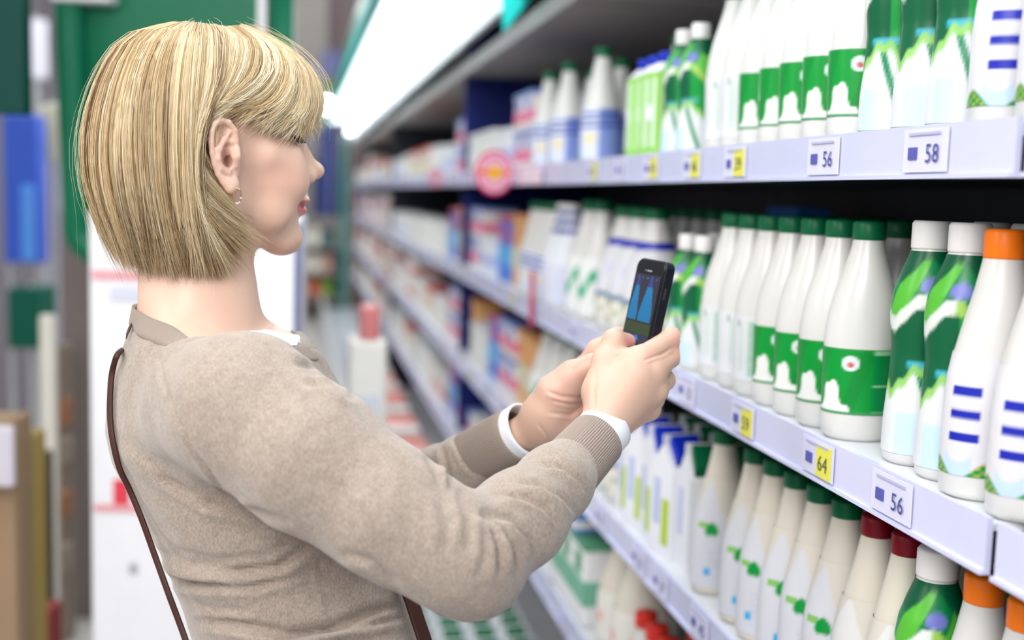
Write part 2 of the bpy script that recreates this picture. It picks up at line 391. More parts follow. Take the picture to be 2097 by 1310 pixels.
def carton(kind):
    mb = MB()
    if kind in ('gable_green', 'gable_blue'):
        w, h = .034, .148; cb = (.82, .83, .88); cap = GCAP if kind == 'gable_green' else BCAP
        side = (.45, .6, .05) if kind == 'gable_blue' else (.80, .82, .86)
        v = [(-w, -w, 0), (w, -w, 0), (w, w, 0), (-w, w, 0), (-w, -w, h), (w, -w, h), (w, w, h), (-w, w, h), (-w, 0, h + .035), (w, 0, h + .035)]
        mb.add(v, [(3, 2, 1, 0), (0, 1, 5, 4), (2, 3, 7, 6), (1, 2, 6, 9, 5), (3, 0, 4, 8, 7), (4, 5, 9, 8), (6, 7, 8, 9)], cb)
        mb.box(-w, w, -.0015, .0015, h + .034, h + .05, cb)
        mb.box(-w - .0008, -w, -w * .75, -w * .1, .02, .095, side); mb.box(-w * .6, w * .5, -w - .0008, -w, .03, .125, (.25, .3, .7) if kind == 'gable_blue' else (.6, .75, .7))
        mb.box(-w - .0008, -w, w * .1, w * .7, .05, .125, (.5, .55, .8))
        o = mb.build('milk_carton', CARD)
        c = MB().add([(-w * .8, -w * .95, h + .004), (w * .6, -w * .95, h + .004), (w * .6, -w * .2, h + .036), (-w * .8, -w * .2, h + .036), (-w * .8, -w * 1.1, h + .02), (w * .6, -w * 1.1, h + .02), (w * .6, -w * .35, h + .05), (-w * .8, -w * .35, h + .05)],
                     [(0, 1, 2, 3), (7, 6, 5, 4), (0, 4, 5, 1), (1, 5, 6, 2), (2, 6, 7, 3), (3, 7, 4, 0)]).build('cap', cap, o)
        return o
    if kind == 'slim':
        w, h = .029, .145
        mb.box(-w, w, -w, w, 0, h, (.33, .68, .12), b=.003)
        for s in (-1, 1):
            mb.box(-w - .0008, -w, s * .015 - .006, s * .015 + .006, .02, h - .01, (.78, .85, .8)); mb.box(s * .015 - .006, s * .015 + .006, -w - .0008, -w, .015, h - .01, (.75, .85, .7))
        mb.box(-w - .0012, -w, -.018, .018, .065, .09, (.85, .88, .9)); mb.box(-.016, .018, -w - .0012, -w, .06, .09, (.88, .88, .92)); mb.box(-.012, .014, -w - .0018, -w - .0012, .07, .08, (.15, .2, .5))
        mb.add([(-w, -w, h), (w, -w, h), (w, w, h), (-w, w, h), (-w * .5, -w * .5, h + .016), (w * .5, -w * .5, h + .016), (w * .5, w * .5, h + .016), (-w * .5, w * .5, h + .016)],
               [(0, 1, 5, 4), (1, 2, 6, 5), (2, 3, 7, 6), (3, 0, 4, 7), (4, 5, 6, 7)], (.85, .82, .86))
        o = mb.build('slim_carton', CARD)
        loft('cap', [(.015, .015, h + .0165), (.015, .015, h + .032), (.013, .013, h + .034)], BCAP, 18, parent=o); return o
def rect_pack(w, d, h, c1, c2, c3, name='yogurt_pack', rim=True):
    """small packed tray: body, band, lid edge"""
    mb = MB().box(-w, w, -d, d, 0, h, c1, b=.006)
    mb.box(-w - .001, w + .0, -d - .001, d + .001, h * .25, h * .55, c2)
    if rim: mb.box(-w - .003, w + .003, -d - .003, d + .003, h * .93, h + .004, c3)
    mb.box(-w - .0018, -w, -d * .5, d * .5, h * .6, h * .85, c3)
    return mb.build(name, CARD)
def cup(c1, c2, c3):
    h = .095
    return link('yogurt_cup', lathe('yogurt_cup', [(.030, 0), (.031, .003), (.037, h * .9), (.040, h * .93), (.040, h * .97), (.037, h)], CARD, 20,
        colf=lambda t, z: c3 if z > h * .91 else (c2 if .3 * h < z < .65 * h and math.sin(t * 2) > -.3 else c1), sub=3))
def get(kind):
    """first use moves the prototype itself, later uses are copies"""
    if kind not in PROTO:
        if kind in SPEC: o = bottle(kind)
        elif kind in ('gable_green', 'gable_blue', 'slim'): o = carton(kind)
        elif kind.startswith('pack'):
            i = int(kind[4:]); c1, c2, c3, (w, d, h), _ = PACKS[i]; o = rect_pack(w, d, h, c1, c2, c3)
        else:
            i = int(kind[3:]); c1, c2, c3, _ = CUPS[i]; o = cup(c1, c2, c3)
        PROTO[kind] = o; return o
    return copy_tree(PROTO[kind])
PACKS = [((.85, .82, .74), (.86, .86, .82), (.84, .84, .86), (.07, .06, .13), 'cream yogurt tray with pale lid'),
         ((.82, .84, .9), (.55, .6, .85), (.85, .85, .85), (.07, .06, .12), 'pale blue and white yogurt tray'),
         ((.86, .8, .76), (.75, .25, .22), (.85, .83, .8), (.07, .07, .11), 'white red-banded tray'),
         ((.05, .2, .72), (.1, .45, .85), (.6, .1, .2), (.05, .05, .19), 'bright blue carton'),
         ((.80, .45, .18), (.75, .70, .5), (.7, .3, .1), (.05, .05, .20), 'orange and olive carton'),
         ((.85, .75, .74), (.85, .2, .35), (.2, .3, .7), (.06, .06, .10), 'pink and blue dessert tray'),
         ((.85, .84, .80), (.80, .72, .5), (.65, .12, .08), (.07, .06, .14), 'cream tray with red lid'),
         ((.4, .05, .04), (.7, .2, .15), (.8, .3, .25), (.08, .08, .09), 'dark red meat tray'),
         ((.86, .86, .86), (.2, .5, .35), (.1, .35, .2), (.055, .05, .17), 'white and green carton'),
         ((.3, .42, .12), (.75, .4, .15), (.1, .2, .5), (.06, .05, .11), 'olive and orange pack'),
         ((.1, .28, .65), (.85, .8, .8), (.05, .2, .55), (.06, .08, .05), 'flat blue and white box'),
         ((.62, .5, .2), (.7, .6, .3), (.3, .25, .1), (.05, .05, .10), 'mustard coloured snack pack')]
CUPS = [((.84, .82, .78), (.7, .3, .3), (.85, .85, .87), 'white cup with red print'), ((.85, .85, .83), (.3, .4, .75), (.8, .82, .88), 'white cup with blue print'),
        ((.84, .8, .7), (.4, .6, .3), (.85, .84, .8), 'cream cup with green print')]
def put(kind, x, y, z, label, cat, group=None, rz=None, name=None):
    o = get(kind); o.location = (x, y, z + .0004); o.rotation_euler[2] = (rng.uniform(-.22, .22) if rz is None else rz)
    if name: o.name = name
    return tag(o, label, cat, group)
ORD = ['', 'second ', 'third ', 'fourth ', 'fifth ', 'sixth ', 'seventh ', 'eighth ']
def run(kind, ys, si, x=.615, cat='bottle', words=None, last=None):
    """a run of one kind in the front row, nearest the right edge first"""
    words = words or SPEC[kind][-1]; n = len(ys); zt = SH[si]
    for i, y in enumerate(ys):
        pos = 'front row' if n == 1 else (f'{ORD[i]}from right' if i else 'rightmost') + ' in front row'
        lab = f'{words}, {LABSH[si]} shelf, {pos}'
        put(kind, x, y, zt, lab, cat, f'{words}s on the {LABSH[si]} shelf')
def behind(kind, ys, si, xs=(.705, .795), words=None, cat='bottle', dy=.033):
    words = words or SPEC[kind][-1]
    for r, x in enumerate(xs):
        for y in ys: put(kind, x, y + dy * ((r + 1) % 2), SH[si], f'{words}, {LABSH[si]} shelf, standing behind the front row', cat, f'{words}s behind the front row, {LABSH[si]} shelf')
# eye-level shelf
run('orange', [.872, .945], 1); behind('orange', [.872, .945], 1, (.71,))
run('yog', [1.02, 1.088, 1.156], 1); behind('yog', [1.02, 1.088, 1.156], 1)
run('cow', [1.228, 1.296, 1.364, 1.432, 1.50], 1); run('text', [1.568, 1.636], 1); behind('cow', [1.245 + .068 * i for i in range(6)], 1)
run('yogs', [1.76, 1.838], 1, .605); behind('yogs', [1.76, 1.838], 1, (.68, .755), dy=.0)
run('slim', [1.925, 1.987, 2.049], 1, .605, 'carton', 'slim lime green carton with blue cap'); behind('slim', [1.925, 1.987, 2.049], 1, (.68, .75), 'slim lime green carton with blue cap', 'carton', .0)
run('blue', [2.384, 2.69, 2.905], 1, .612); behind('blue', [2.10], 1, (.70,), dy=0.05); behind('blue', [2.53, 2.62, 2.80], 1, (.70,), dy=.03)
# middle shelf
run('orange', [.872, .945], 2); behind('orange', [.872], 2, (.71,))
run('yog', [1.012, 1.08], 2, .622); behind('yog', [1.02, 1.088], 2, (.705, .80), dy=.02)
run('cow', [1.198, 1.266, 1.334, 1.402], 2); run('text', [1.470, 1.538, 1.606], 2); behind('cow', [1.225 + .068 * i for i in range(6)], 2, (.705, .795), dy=.0)
run('yogs', [1.70, 1.775], 2, .605); behind('yogs', [1.70, 1.775, 1.85], 2, (.68,), dy=.0)
run('band', [2.04, 2.138, 2.236], 2, .635); behind('cow', [2.0, 2.08, 2.16, 2.24, 2.32], 2, (.76,), dy=.0)
run('splash', [2.40, 2.50], 2, .63); run('neck', [2.62, 2.70], 2); run('blue', [2.80, 2.88, 2.96, 3.04], 2, .615)
behind('cow', [2.42, 2.5, 2.6, 2.7, 2.8], 2, (.73,), dy=0)
# lower shelf
run('orange', [.878, .945], 3, .62); behind('orange', [.93], 3, (.71,), dy=0)
run('yog', [1.012], 3, .612); behind('yog', [1.0], 3, (.70,), dy=0.02)
run('deep', [1.078, 1.144], 3, .618); behind('deep', [1.09, 1.16], 3, (.71,), dy=.0)
run('leaf', [1.210, 1.277, 1.344, 1.411, 1.478, 1.600], 3); behind('leaf', [1.23 + .068 * i for i in range(6)], 3, (.705,), dy=0.0)
gw = 'white milk carton with green flip cap'; bw = 'white milk carton with blue flip cap'
run('gable_green', [1.70], 3, .625, 'carton', gw); behind('gable_green', [1.70, 1.775, 1.85, 1.925], 3, (.69,), gw, 'carton', 0)
run('gable_blue', [1.775, 1.85, 1.925, 2.0], 3, .61, 'carton', bw); behind('red', [1.62, 1.70, 1.78, 1.86, 1.94, 2.02, 2.10], 3, (.77, .86), dy=.03)
run('band', [2.12, 2.22], 3, .635); run('splash', [2.62, 2.75, 2.88], 3, .63); behind('splash', [2.6, 2.72, 2.84], 3, (.74,), dy=0)
# bottom shelf
run('redshort', [1.60, 1.665, 1.73, 1.795, 1.86, 1.925], 4, .61); behind('redshort', [1.62, 1.69, 1.76, 1.83], 4, (.675, .74), dy=0)
run('jug', [2.03, 2.14], 4, .64); behind('jug', [2.0, 2.12, 2.24], 4, (.78,), dy=0)
for i, y in enumerate([2.27, 2.38, 2.49, 2.60, 2.71]): put('pack8', .625, y, SH[4], f'white and green carton, bottom shelf, {(ORD[i] + "from right") if i else "nearest the cream jugs"}', 'carton', 'white and green cartons on the bottom shelf', 0)
put('pack10', .62, 2.36, SH[4] + .175, 'flat blue and white box lying on top of white and green cartons', 'box', rz=0)
# bottom well: upright cartons with green gable tops
for i, y in enumerate(np.arange(2.66, 3.6, .078)):
    for r, x in enumerate((.31, .39, .47, .55)):
        o = put('gable_green', x, float(y), .20, 'white gable-top milk carton with green cap, standing in the bottom well', 'carton', 'gable-top cartons in the bottom well', 0)
# further along: trays, cups and cartons
far = {1: ['pack5', 'pack1', 'pack0', 'pack0', 'pack6', 'pack2', 'cup1', 'pack0', 'pack1', 'pack6'], 2: ['pack4', 'pack3', 'pack1', 'pack5', 'pack0', 'cup0', 'pack2', 'pack0', 'pack1'],
       3: ['pack4', 'pack5', 'pack3', 'pack0', 'pack0', 'pack6', 'pack2', 'cup2', 'pack0'], 4: ['pack5', 'pack3', 'pack7', 'pack2', 'pack0', 'pack6', 'pack9', 'pack0']}
first = {1: 3.10, 2: 3.16, 3: 3.02, 4: 2.82}
for si in (1, 2, 3, 4):
    y = first[si]; k = 0
    lst = far[si]
    while y < 12.35:
        if y < 4.6: kd = lst[k % 4]
        else: kd = lst[int(rng.integers(3, len(lst)))]
        nrep = 2 if y < 4.6 else 3
        for q in range(nrep):
            for b in YB:
                if b - .095 < y < b + .115: y = b + .12
            if kd.startswith('cup'):
                w = CUPS[int(kd[3:])][-1]; dy = .085
            else: w = PACKS[int(kd[4:])][-1]; dy = PACKS[int(kd[4:])][3][1] * 2 + .012
            z = SH[si]
            nm = 'yogurt_cup' if kd.startswith('cup') else ('carton' if 'carton' in w else 'food_tray')
            put(kd, .655, y, z, f'{w}, far along the {LABSH[si]} shelf', nm.split('_')[-1], f'{w}s far along the {LABSH[si]} shelf', 0, nm)
            if kd.startswith('pack') and PACKS[int(kd[4:])][3][2] < .12 and si != 4:
                put(kd, .655, y, z + PACKS[int(kd[4:])][3][2] + .005, f'{w}, upper one of a stack, far along the {LABSH[si]} shelf', nm.split('_')[-1], f'stacked {w}s, {LABSH[si]} shelf', 0, nm)
            y += dy + .006
        k += 1
# red meat trays and white packs in the well further on
y = 3.75
for i in range(26):
    for b in YB:
        if b - .10 < y < b + .12: y = b + .13
    put('pack7', .47, y, .20, 'dark red meat tray in the bottom well, under another', 'tray', 'lower meat trays in the bottom well', 0, 'meat_tray')
    put('pack2' if i % 3 == 2 else 'pack7', .47, y, .30, 'red and white meat tray on top in the bottom well', 'tray', 'upper meat trays in the bottom well', 0, 'meat_tray'); y += .172
# red round promotion sign clipped to the eye-level rail
def disc(name, cx, cy, cz, r, x, cols, m, parent=None, t=.0015):
    mb = MB(); n = 48
    mb.tube([(x, cy, cz), (x + t, cy, cz)], r, n, cols); return mb.build(name, m, parent)
def round_sign(y, r, cols, rz, label):
    o = empty('promotion_sign', (.50, y, 1.535), rz)
    def dk(nm, rr, d, c): return MB().tube([(0, -d, 0), (0, -d - .0012, 0)], rr, 48, c).build(nm, CARD, o)
    dk('sign_disc', r, 0, cols[0]); dk('sign_ring', r * .88, .0013, cols[1]); tag(o, label, 'sign')
    if len(cols) > 2:
        MB().box(-r * .82, r * .82, -.0036, -.0026, -r * .13, r * .13, (.85, .17, .03)).build('sign_bar', CARD, o); dk('sign_centre', r * .33, .0038, cols[2])
        for k in range(26):
            u = k / 26 * 2 * math.pi
            if abs(math.sin(u)) > .35: dk('sign_letter', r * .055, .0027, cols[0]).location = (r * .66 * math.cos(u), 0, r * .66 * math.sin(u))
    MB().box(-.006, .062, -.002, 0.0, -.010, .0, (.8, .8, .85)).build('sign_clip', CARD, o)
round_sign(3.05, .058, [(.72, .03, .14), (.88, .50, .62), (.9, .45, .03)], .35, 'round pink and red promotion sign with orange centre on the eye-level rail')
round_sign(4.4, .036, [(.65, .2, .3), (.8, .45, .52)], .35, 'small dull pink round sign further along the eye-level rail')
ps = MB().box(.5465, .5480, 2.66, 2.92, 1.506, 1.548, (.88, .7, .82)).build('shelf_card', CARD); tag(ps, 'long pale pink card on the eye-level rail beside the round sign', 'card')
rb = MB().add([(.545, 2.70, 1.30), (.545, 2.755, 1.30), (.545, 2.745, 1.17), (.545, 2.705, 1.17), (.5475, 2.70, 1.30), (.5475, 2.755, 1.30), (.5475, 2.745, 1.17), (.5475, 2.705, 1.17)],
              [(0, 1, 2, 3), (7, 6, 5, 4), (0, 4, 5, 1), (1, 5, 6, 2), (2, 6, 7, 3), (3, 7, 4, 0)], (.6, .04, .1)).build('red_ribbon_tag', CARD); tag(rb, 'red ribbon tag hanging over the middle shelf rail', 'tag')
for i, (c3, dz) in enumerate((([(1024, -70), (1140, -70), (1031, 66)], 2.9), ([(862, 95), (886, 95), (876, 176)], 5.2), ([(829, 158), (848, 155), (840, 208)], 6.8), ([(806, 190), (822, 188), (815, 232)], 8.4))):
    q = [P(x, y, dz) for x, y in c3]; bk = np.array([0, .0025, 0])
    o = MB().add(q + [p + bk for p in q], [(0, 1, 2), (5, 4, 3), (0, 3, 4, 1), (1, 4, 5, 2), (2, 5, 3, 0)]).build('hanging_flag', TEAL)
    zt_ = float(q[0][2]); xm = float((q[0][0] + q[1][0]) / 2); MB().box(xm - .002, xm + .002, float(q[0][1]), float(q[0][1]) + .002, zt_ - .002, 2.186).build('flag_string', STEEL, o)
    tag(o, ['teal pointed flag hanging at the top edge, nearest of the four', 'teal pointed flag under the canopy, second nearest', 'teal pointed flag under the canopy, third nearest', 'teal pointed flag under the canopy, farthest back'][i], 'flag', 'teal flags along the canopy')
bl = rect_pack(.03, .07, .245, (.02, .25, .8), (.08, .5, .95), (.02, .2, .7), 'blue_box'); bl.location = (.93, 2.10, SH[2]); tag(bl, 'bright blue box at the dark back of the middle shelf', 'box')

# ---------------------------------------------------------------- things beyond the woman
def px_box(name, p0, p1, p2, p3, depth, thick, m, parent=None, b=.01):
    """upright slab facing the camera: left, right, top, bottom photo edges at one distance"""
    a = P(p0, (p2 + p3) / 2, depth); c = P(p1, (p2 + p3) / 2, depth); z1 = P((p0 + p1) / 2, p2, depth)[2]; z0 = P((p0 + p1) / 2, p3, depth)[2]
    d = (c - a)[:2]; L = np.linalg.norm(d); ang = math.atan2(d[1], d[0])
    o = MB().box(0, L, 0, thick, z0, z1, b=b).build(name, m, parent)
    if parent is None: o.location = (a[0], a[1], 0); o.rotation_euler[2] = ang
    return o, L, z0, z1
WPAN = mat('white_cabinet_enamel', (.80, .80, .84), .35); BROWN = mat('brown_grey_column', (.2, .16, .15), .6); REDP = mat('red_print', (.7, .05, .08), .5)
cab, L, z0, z1 = px_box('white_cabinet', 192, 600, 432, 3400, 2.8, .09, WPAN); z0 = 0
for v in cab.data.vertices:
    if v.co.z < .5: v.co.z = max(0, v.co.z - min(q.co.z for q in cab.data.vertices)) if v.co.z < 0 else v.co.z
zm = min(v.co.z for v in cab.data.vertices)
for v in cab.data.vertices:
    if v.co.z < .6: v.co.z -= zm
tag(cab, 'slim white upright cabinet with faint red stripes standing behind the woman', 'cabinet')
def onface(name, x0, x1, z0, z1, m, par, y=-.002): return MB().box(x0, x1, y - .002, y, z0, z1).build(name, m, par)
zz = lambda py, d=2.8: P(230, py, d)[2]
onface('red_stripe', .01, .14, zz(560), zz(543), mat('faded_red_print', (.75, .35, .38), .5), cab); onface('red_stripe', .01, L - .02, zz(1020), zz(1006), mat('faded_red_print'), cab)
onface('red_mark', .055, .09, zz(1005), zz(955), REDP, cab); onface('small_button', .09, .108, zz(1145), zz(1125), STEEL, cab); onface('text_block', .05, .15, zz(600), zz(575), mat('grey_print', (.6, .62, .72), .5), cab)
onface('side_edge', L - .012, L + .001, .02, z1 - .02, mat('blue_edge_strip', (.1, .12, .25), .4), cab)
# green framed cooler
gc = empty('green_cooler', tuple(P(97, 560, 3.3)[:2]) + (0,)); a = P(97, 300, 3.3); c = P(597, 300, 3.3); gc.rotation_euler[2] = math.atan2(c[1] - a[1], c[0] - a[0]); Lg = float(np.linalg.norm((c - a)[:2]))
gc.location = (a[0], a[1], 0); tag(gc, 'green framed cooler with rounded corner rising behind the white cabinet', 'cooler')
gz = lambda py: P(150, py, 3.3)[2]
rr = .10; zb = gz(545); w = .055; pts = [(w, .03, 2.5), (w, .03, 1.9)] + [(w + .02 * k, .03, 1.9 - k * .1) for k in range(0, 0)] + [(w + .018, .03, zb + rr + .05)]
cx, cz = w + .018 + rr, zb + rr
pts += [(cx - rr * math.cos(u), .03, cz - (rr - .03) * math.sin(u)) for u in np.linspace(0, math.pi / 2, 8)]
pts += [(Lg - .1, .03, zb + .03)]
pts2 = [(Lg - .035, .03, 2.5), (Lg - .035, .03, zb + .05)]
MB().tube(pts, .042, 14).build('frame', GREEN, gc, True); MB().tube(pts2, .035, 14).build('frame_post', GREEN, gc, True)
MB().box(.09, Lg - .05, .05, .07, zb + .33, 2.6, b=.004).build('door_panel', GREEN, gc)
MB().box(Lg * .845, Lg * .845 + .025, .035, .05, 1.5, 2.6, b=.004).build('door_seam', WPAN, gc)
MB().box(.02, .19, -.03, .05, gz(10), gz(10) + .2, b=.01).build('header_plate', WPAN, gc)
MB().box(.10, Lg - .06, .09, .16, 0, 2.6, b=.01).build('cooler_body', mat('dark_green_enamel', (.003, .09, .05), .4), gc)
# left-hand clutter
def slab(name, x0, x1, y0, y1, depth, thick, m, label, cat, tofloor=False, b=.008, post=False):
    o, L, a, bt = px_box(name, x0, x1, y0, y1, depth, thick, m, b=b)
    if post: MB().box(L * post, L * post + .02, thick * .3, thick * .3 + .02, 0, bt + .02).build('support_post', STEEL, o)
    if tofloor:
        zm = min(v.co.z for v in o.data.vertices); zc = (zm + max(v.co.z for v in o.data.vertices)) / 2
        for v in o.data.vertices:
            if v.co.z < zc: v.co.z -= zm
    return tag(o, label, cat)
slab('column', 128, 212, 430, 1500, 3.95, .2, BROWN, 'brown-grey column below the green frame, left of the white cabinet', 'column', True)
slab('white_pole', 84, 116, 640, 1500, 3.6, .03, mat('cream_pole', (.72, .69, .62), .4), 'cream upright pole at the far left of the aisle', 'pole', True)
slab('dark_green_banner', -60, 48, -60, 232, 3.0, .06, mat('dark_green_banner', (.0, .05, .04), .5), 'dark green banner in the top left corner', 'banner')
slab('blue_display_panel', 6, 78, 236, 540, 5.0, .1, mat('blue_display', (.05, .12, .6), .4), 'blue display panel at the left edge', 'panel', post=.02)
bp = slab('light_blue_poster', 42, 70, 380, 535, 4.95, .02, mat('light_blue_print', (.10, .32, .85), .4), 'light blue strip on the blue display panel', 'poster')
slab('dark_green_bin', 15, 78, 590, 715, 5.0, .2, mat('dark_green_plastic', (.0, .1, .06), .5), 'dark green box under the blue display panel', 'box', post=.5)
slab('pale_poster', 82, 126, 215, 330, 5.2, .05, mat('pale_yellow_print', (.6, .57, .42), .5), 'pale yellow card between the banner and green cooler', 'card', post=.4)
slab('grey_shelf_unit', 84, 150, 330, 900, 6.0, .3, mat('grey_shelf_unit', (.36, .35, .4), .6), 'grey shelf unit seen between pole and green frame', 'shelf', True)
slab('dark_shelving', -120, 84, -80, 1500, 7.0, .4, mat('dim_grey_goods', (.22, .2, .22), .7), 'dim grey shelving filling the far left background', 'shelving', True)
slab('white_notice', 48, 96, 40, 160, 6.0, .03, mat('white_notice', (.62, .6, .68), .5), 'pale notice hanging between the banner and green frame', 'notice', post=.4)
for i, (x0, x1, y0, y1, d, c, w) in enumerate([(-90, 34, 850, 1500, 2.6, (.30, .2, .12), 'big tan cardboard box'), (34, 62, 890, 1180, 2.7, (.45, .33, .1), 'mustard yellow box'), (-80, 26, 870, 1000, 2.5, (.55, .52, .58), 'pale printed box front'),
        (60, 84, 930, 1240, 3.2, (.16, .11, .09), 'dark brown carton'), (62, 100, 1250, 1500, 3.0, (.45, .08, .08), 'red pack')]):
    slab(['cardboard_box', 'yellow_box', 'printed_box', 'brown_carton', 'red_pack'][i], x0, x1, y0, y1, d, .1 if i != 2 else .02, mat('left_goods_%d' % i, c, .6), w + ' at the bottom left edge of the picture', 'box', i != 2)
o = slab('pallet_display', 116, 136, 700, 1500, 3.75, .08, mat('left_goods_5', (.33, .25, .2), .6), 'narrow brown and orange display between pole and column', 'display', True)
for i, py in enumerate((820, 900, 1010, 1120)):
    slab('orange_pack', 118, 134, py, py + 55, 3.68, .075, mat('orange_goods_%d' % (i % 2), [(.45, .2, .1), (.4, .32, .25)][i % 2], .6), ['orange pack highest on the narrow display', 'tan pack second from top of the narrow display', 'orange pack third from top of the narrow display', 'tan pack lowest on the narrow display'][i], 'pack')
# far end: rack across the aisle, posters, sign, lamps
rack = empty('end_rack', (0, 0, 0)); tag(rack, 'blurred rack of colourful groceries across the far end of the aisle', 'rack')
DR = 13.1
xa, xb = P(596, 500, DR), P(712, 500, DR); zt = P(650, 455, DR)[2]; Y0 = float(xa[1]) ; X0, X1 = float(xa[0]) - .35, float(xb[0]) + .0
MB().box(X0, X1, Y0 + .45, Y0 + .5, 0, zt + .06).build('rack_back', mat('rack_back', (.4, .36, .33), .7), rack)
RW = mat('rack_shelf', (.5, .48, .46), .6)
rows = [float(P(650, py, DR)[2]) for py in (505, 560, 612, 662, 712, 765)]; rows += [rows[-1] - .27 * k for k in (1, 2, 3)]; rows = [r for r in rows if r > .02]
for i, z in enumerate(rows): MB().box(X0, X1, Y0 + .02, Y0 + .449, z - .02, z).build('rack_shelf', RW, rack)
for x in (X0 - .02, X1): MB().box(x, x + .03, Y0, Y0 + .5, 0, zt + .06).build('rack_post', RW, rack)
PAL = [[(.75, .7, .6), (.8, .72, .6), (.03, .12, .12)], [(.75, .62, .5), (.8, .72, .62), (.6, .35, .28)], [(.55, .10, .05), (.2, .35, .05), (.65, .2, .1), (.5, .45, .3)], [(.6, .5, .12), (.72, .62, .35), (.2, .22, .3)], [(.35, .2, .12), (.6, .5, .2), (.55, .45, .35)], [(.6, .55, .12), (.4, .4, .3)], [(.5, .4, .3)], [(.5, .4, .3)], [(.5, .4, .3)]]
names = ['top', 'second', 'third', 'fourth', 'fifth', 'sixth', 'seventh', 'eighth', 'ninth']
gp = {}
for i, z in enumerate(rows):
    x = X0 + .075; k = 0
    while x < X1 - .10:
        c = PAL[i][k % len(PAL[i])]
        if (i, c) not in gp:
            b = MB().box(-.062, .062, -.06, .06, 0, .2, c, b=.008).box(-.048, .048, -.0615, -.06, .04, .125, tuple(min(1, q * 1.35 + .05) for q in c)); o = b.build('grocery_box', CARD); gp[(i, c)] = o
        else: o = copy_tree(gp[(i, c)])
        o.location = (x, Y0 + .1, z + .0005); tag(o, f'small blurred grocery box on the {names[i]} shelf of the far end rack', 'box', f'grocery boxes on the {names[i]} shelf of the end rack'); x += .135; k += 1
FD = 11.5
for (x0, x1, y0, y1, d, c, nm, lb, ct) in [(596, 640, 250, 455, 13.9, (.42, .38, .42), 'grey_poster', 'grey vertical poster beyond the woman\'s face', 'poster'), (655, 690, 245, 330, 13.9, (.03, .07, .4), 'blue_poster', 'dark blue poster just right of her brow', 'poster'),
        (640, 700, 330, 455, 14.1, (.25, .28, .36), 'slate_poster', 'slate grey poster beyond her nose', 'poster'), (655, 712, 105, 160, 13.6, (.3, .32, .68), 'blue_sign', 'small blue sign above the round lamp', 'sign'),
        (602, 668, -30, 110, 14.6, (.72, .66, .6), 'beige_panel', 'beige wall panel beyond the top of her hair', 'panel'),
        (668, 760, -40, 100, 14.8, (.42, .33, .33), 'brown_poster', 'brownish wall panel left of the green canopy trim', 'panel'), (704, 800, 185, 318, 15.3, (.9, .92, .95), 'white_board', 'white board at the far end under the canopy', 'board'), (740, 850, 318, 352, 15.2, (.05, .2, .42), 'blue_header', 'dark blue header at the far end over the cases', 'header')]:
    slab(nm, x0, x1, y0, y1, d, .04, mat(nm, c, .6), lb, ct, tofloor=ct in ('poster', 'panel', 'board'), post=.4 if ct == 'header' or nm == 'blue_sign' else False)
    if nm == 'blue_sign':
        sb = [o for o in C.objects if o.name == 'blue_sign'][0]; zb_ = min(v.co.z for v in sb.data.vertices); MB().box(.02, .25, 0, .03, zb_ - .165, zb_ - .002).build('olive_strip', mat('olive_strip', (.35, .42, .1), .6), sb)
gp_ = P(700, 500, 12.95)
ep = MB().box(gp_[0] - .012, gp_[0] + .045, gp_[1], gp_[1] + .03, 0, 2.1).build('glass_end_post', mat('teal_glass_edge', (.05, .38, .33), .2, coat=.5)); tag(ep, 'thin teal glass edge post at the end of the cases', 'post')
pc = P(668, 215, 7.6)
lm = empty('pendant_lamp', tuple(pc)); tag(lm, 'round glowing white lamp just right of her fringe', 'lamp')
bm = bmesh.new(); bmesh.ops.create_uvsphere(bm, u_segments=20, v_segments=12, radius=.046); me = bpy.data.meshes.new('globe'); bm.to_mesh(me); bm.free(); me.materials.append(LAMPM); link('globe', me, lm)
MB().tube([(0, 0, .044), (0, 0, 1.4)], .006, 6).build('lamp_cord', STEEL, lm)
for i, (x, y, s) in enumerate([(900, 90, 4.2), (850, 150, 5.6), (820, 185, 7.1), (795, 215, 8.9)]):
    o = link('canopy_spot', lathe('canopy_spot', [(.02, .03), (.032, .028), (.036, 0.004), (.03, 0.0)], LAMPM, 16)); o.location = (.45, 3.9 + i * 1.7, 2.150); tag(o, ['round white spot under the canopy, nearest of four', 'round white spot under the canopy, second of four', 'round white spot under the canopy, third of four', 'round white spot under the canopy, farthest of four'][i], 'lamp', 'round spots under the canopy')
# promotion island with white packs and red header, middle distance
isl = empty('promotion_island', (0, 0, 0)); ia = P(700, 690, 3.0); tag(isl, 'white promotion island with red header in the aisle ahead', 'stand')
x0, x1, yy = float(P(716, 690, 3.0)[0]), float(P(796, 690, 3.0)[0]), float(ia[1]); zt = float(P(750, 700, 3.0)[2])
MB().box(x0, x1, yy, yy + .16, 0, zt, b=.01).build('island_body', mat('cream_island', (.85, .83, .78), .5), isl)
MB().box(x0 + .03, x1 - .02, yy + .02, yy + .14, zt + .0, zt + .085, b=.008).build('header_board', mat('faded_red_board', (.62, .2, .2), .5), isl)
MB().box(x0 + .02, x1 - .02, yy - .004, yy, zt - .30, zt - .14).build('printed_front', mat('pale_blue_print', (.68, .72, .8), .5), isl)
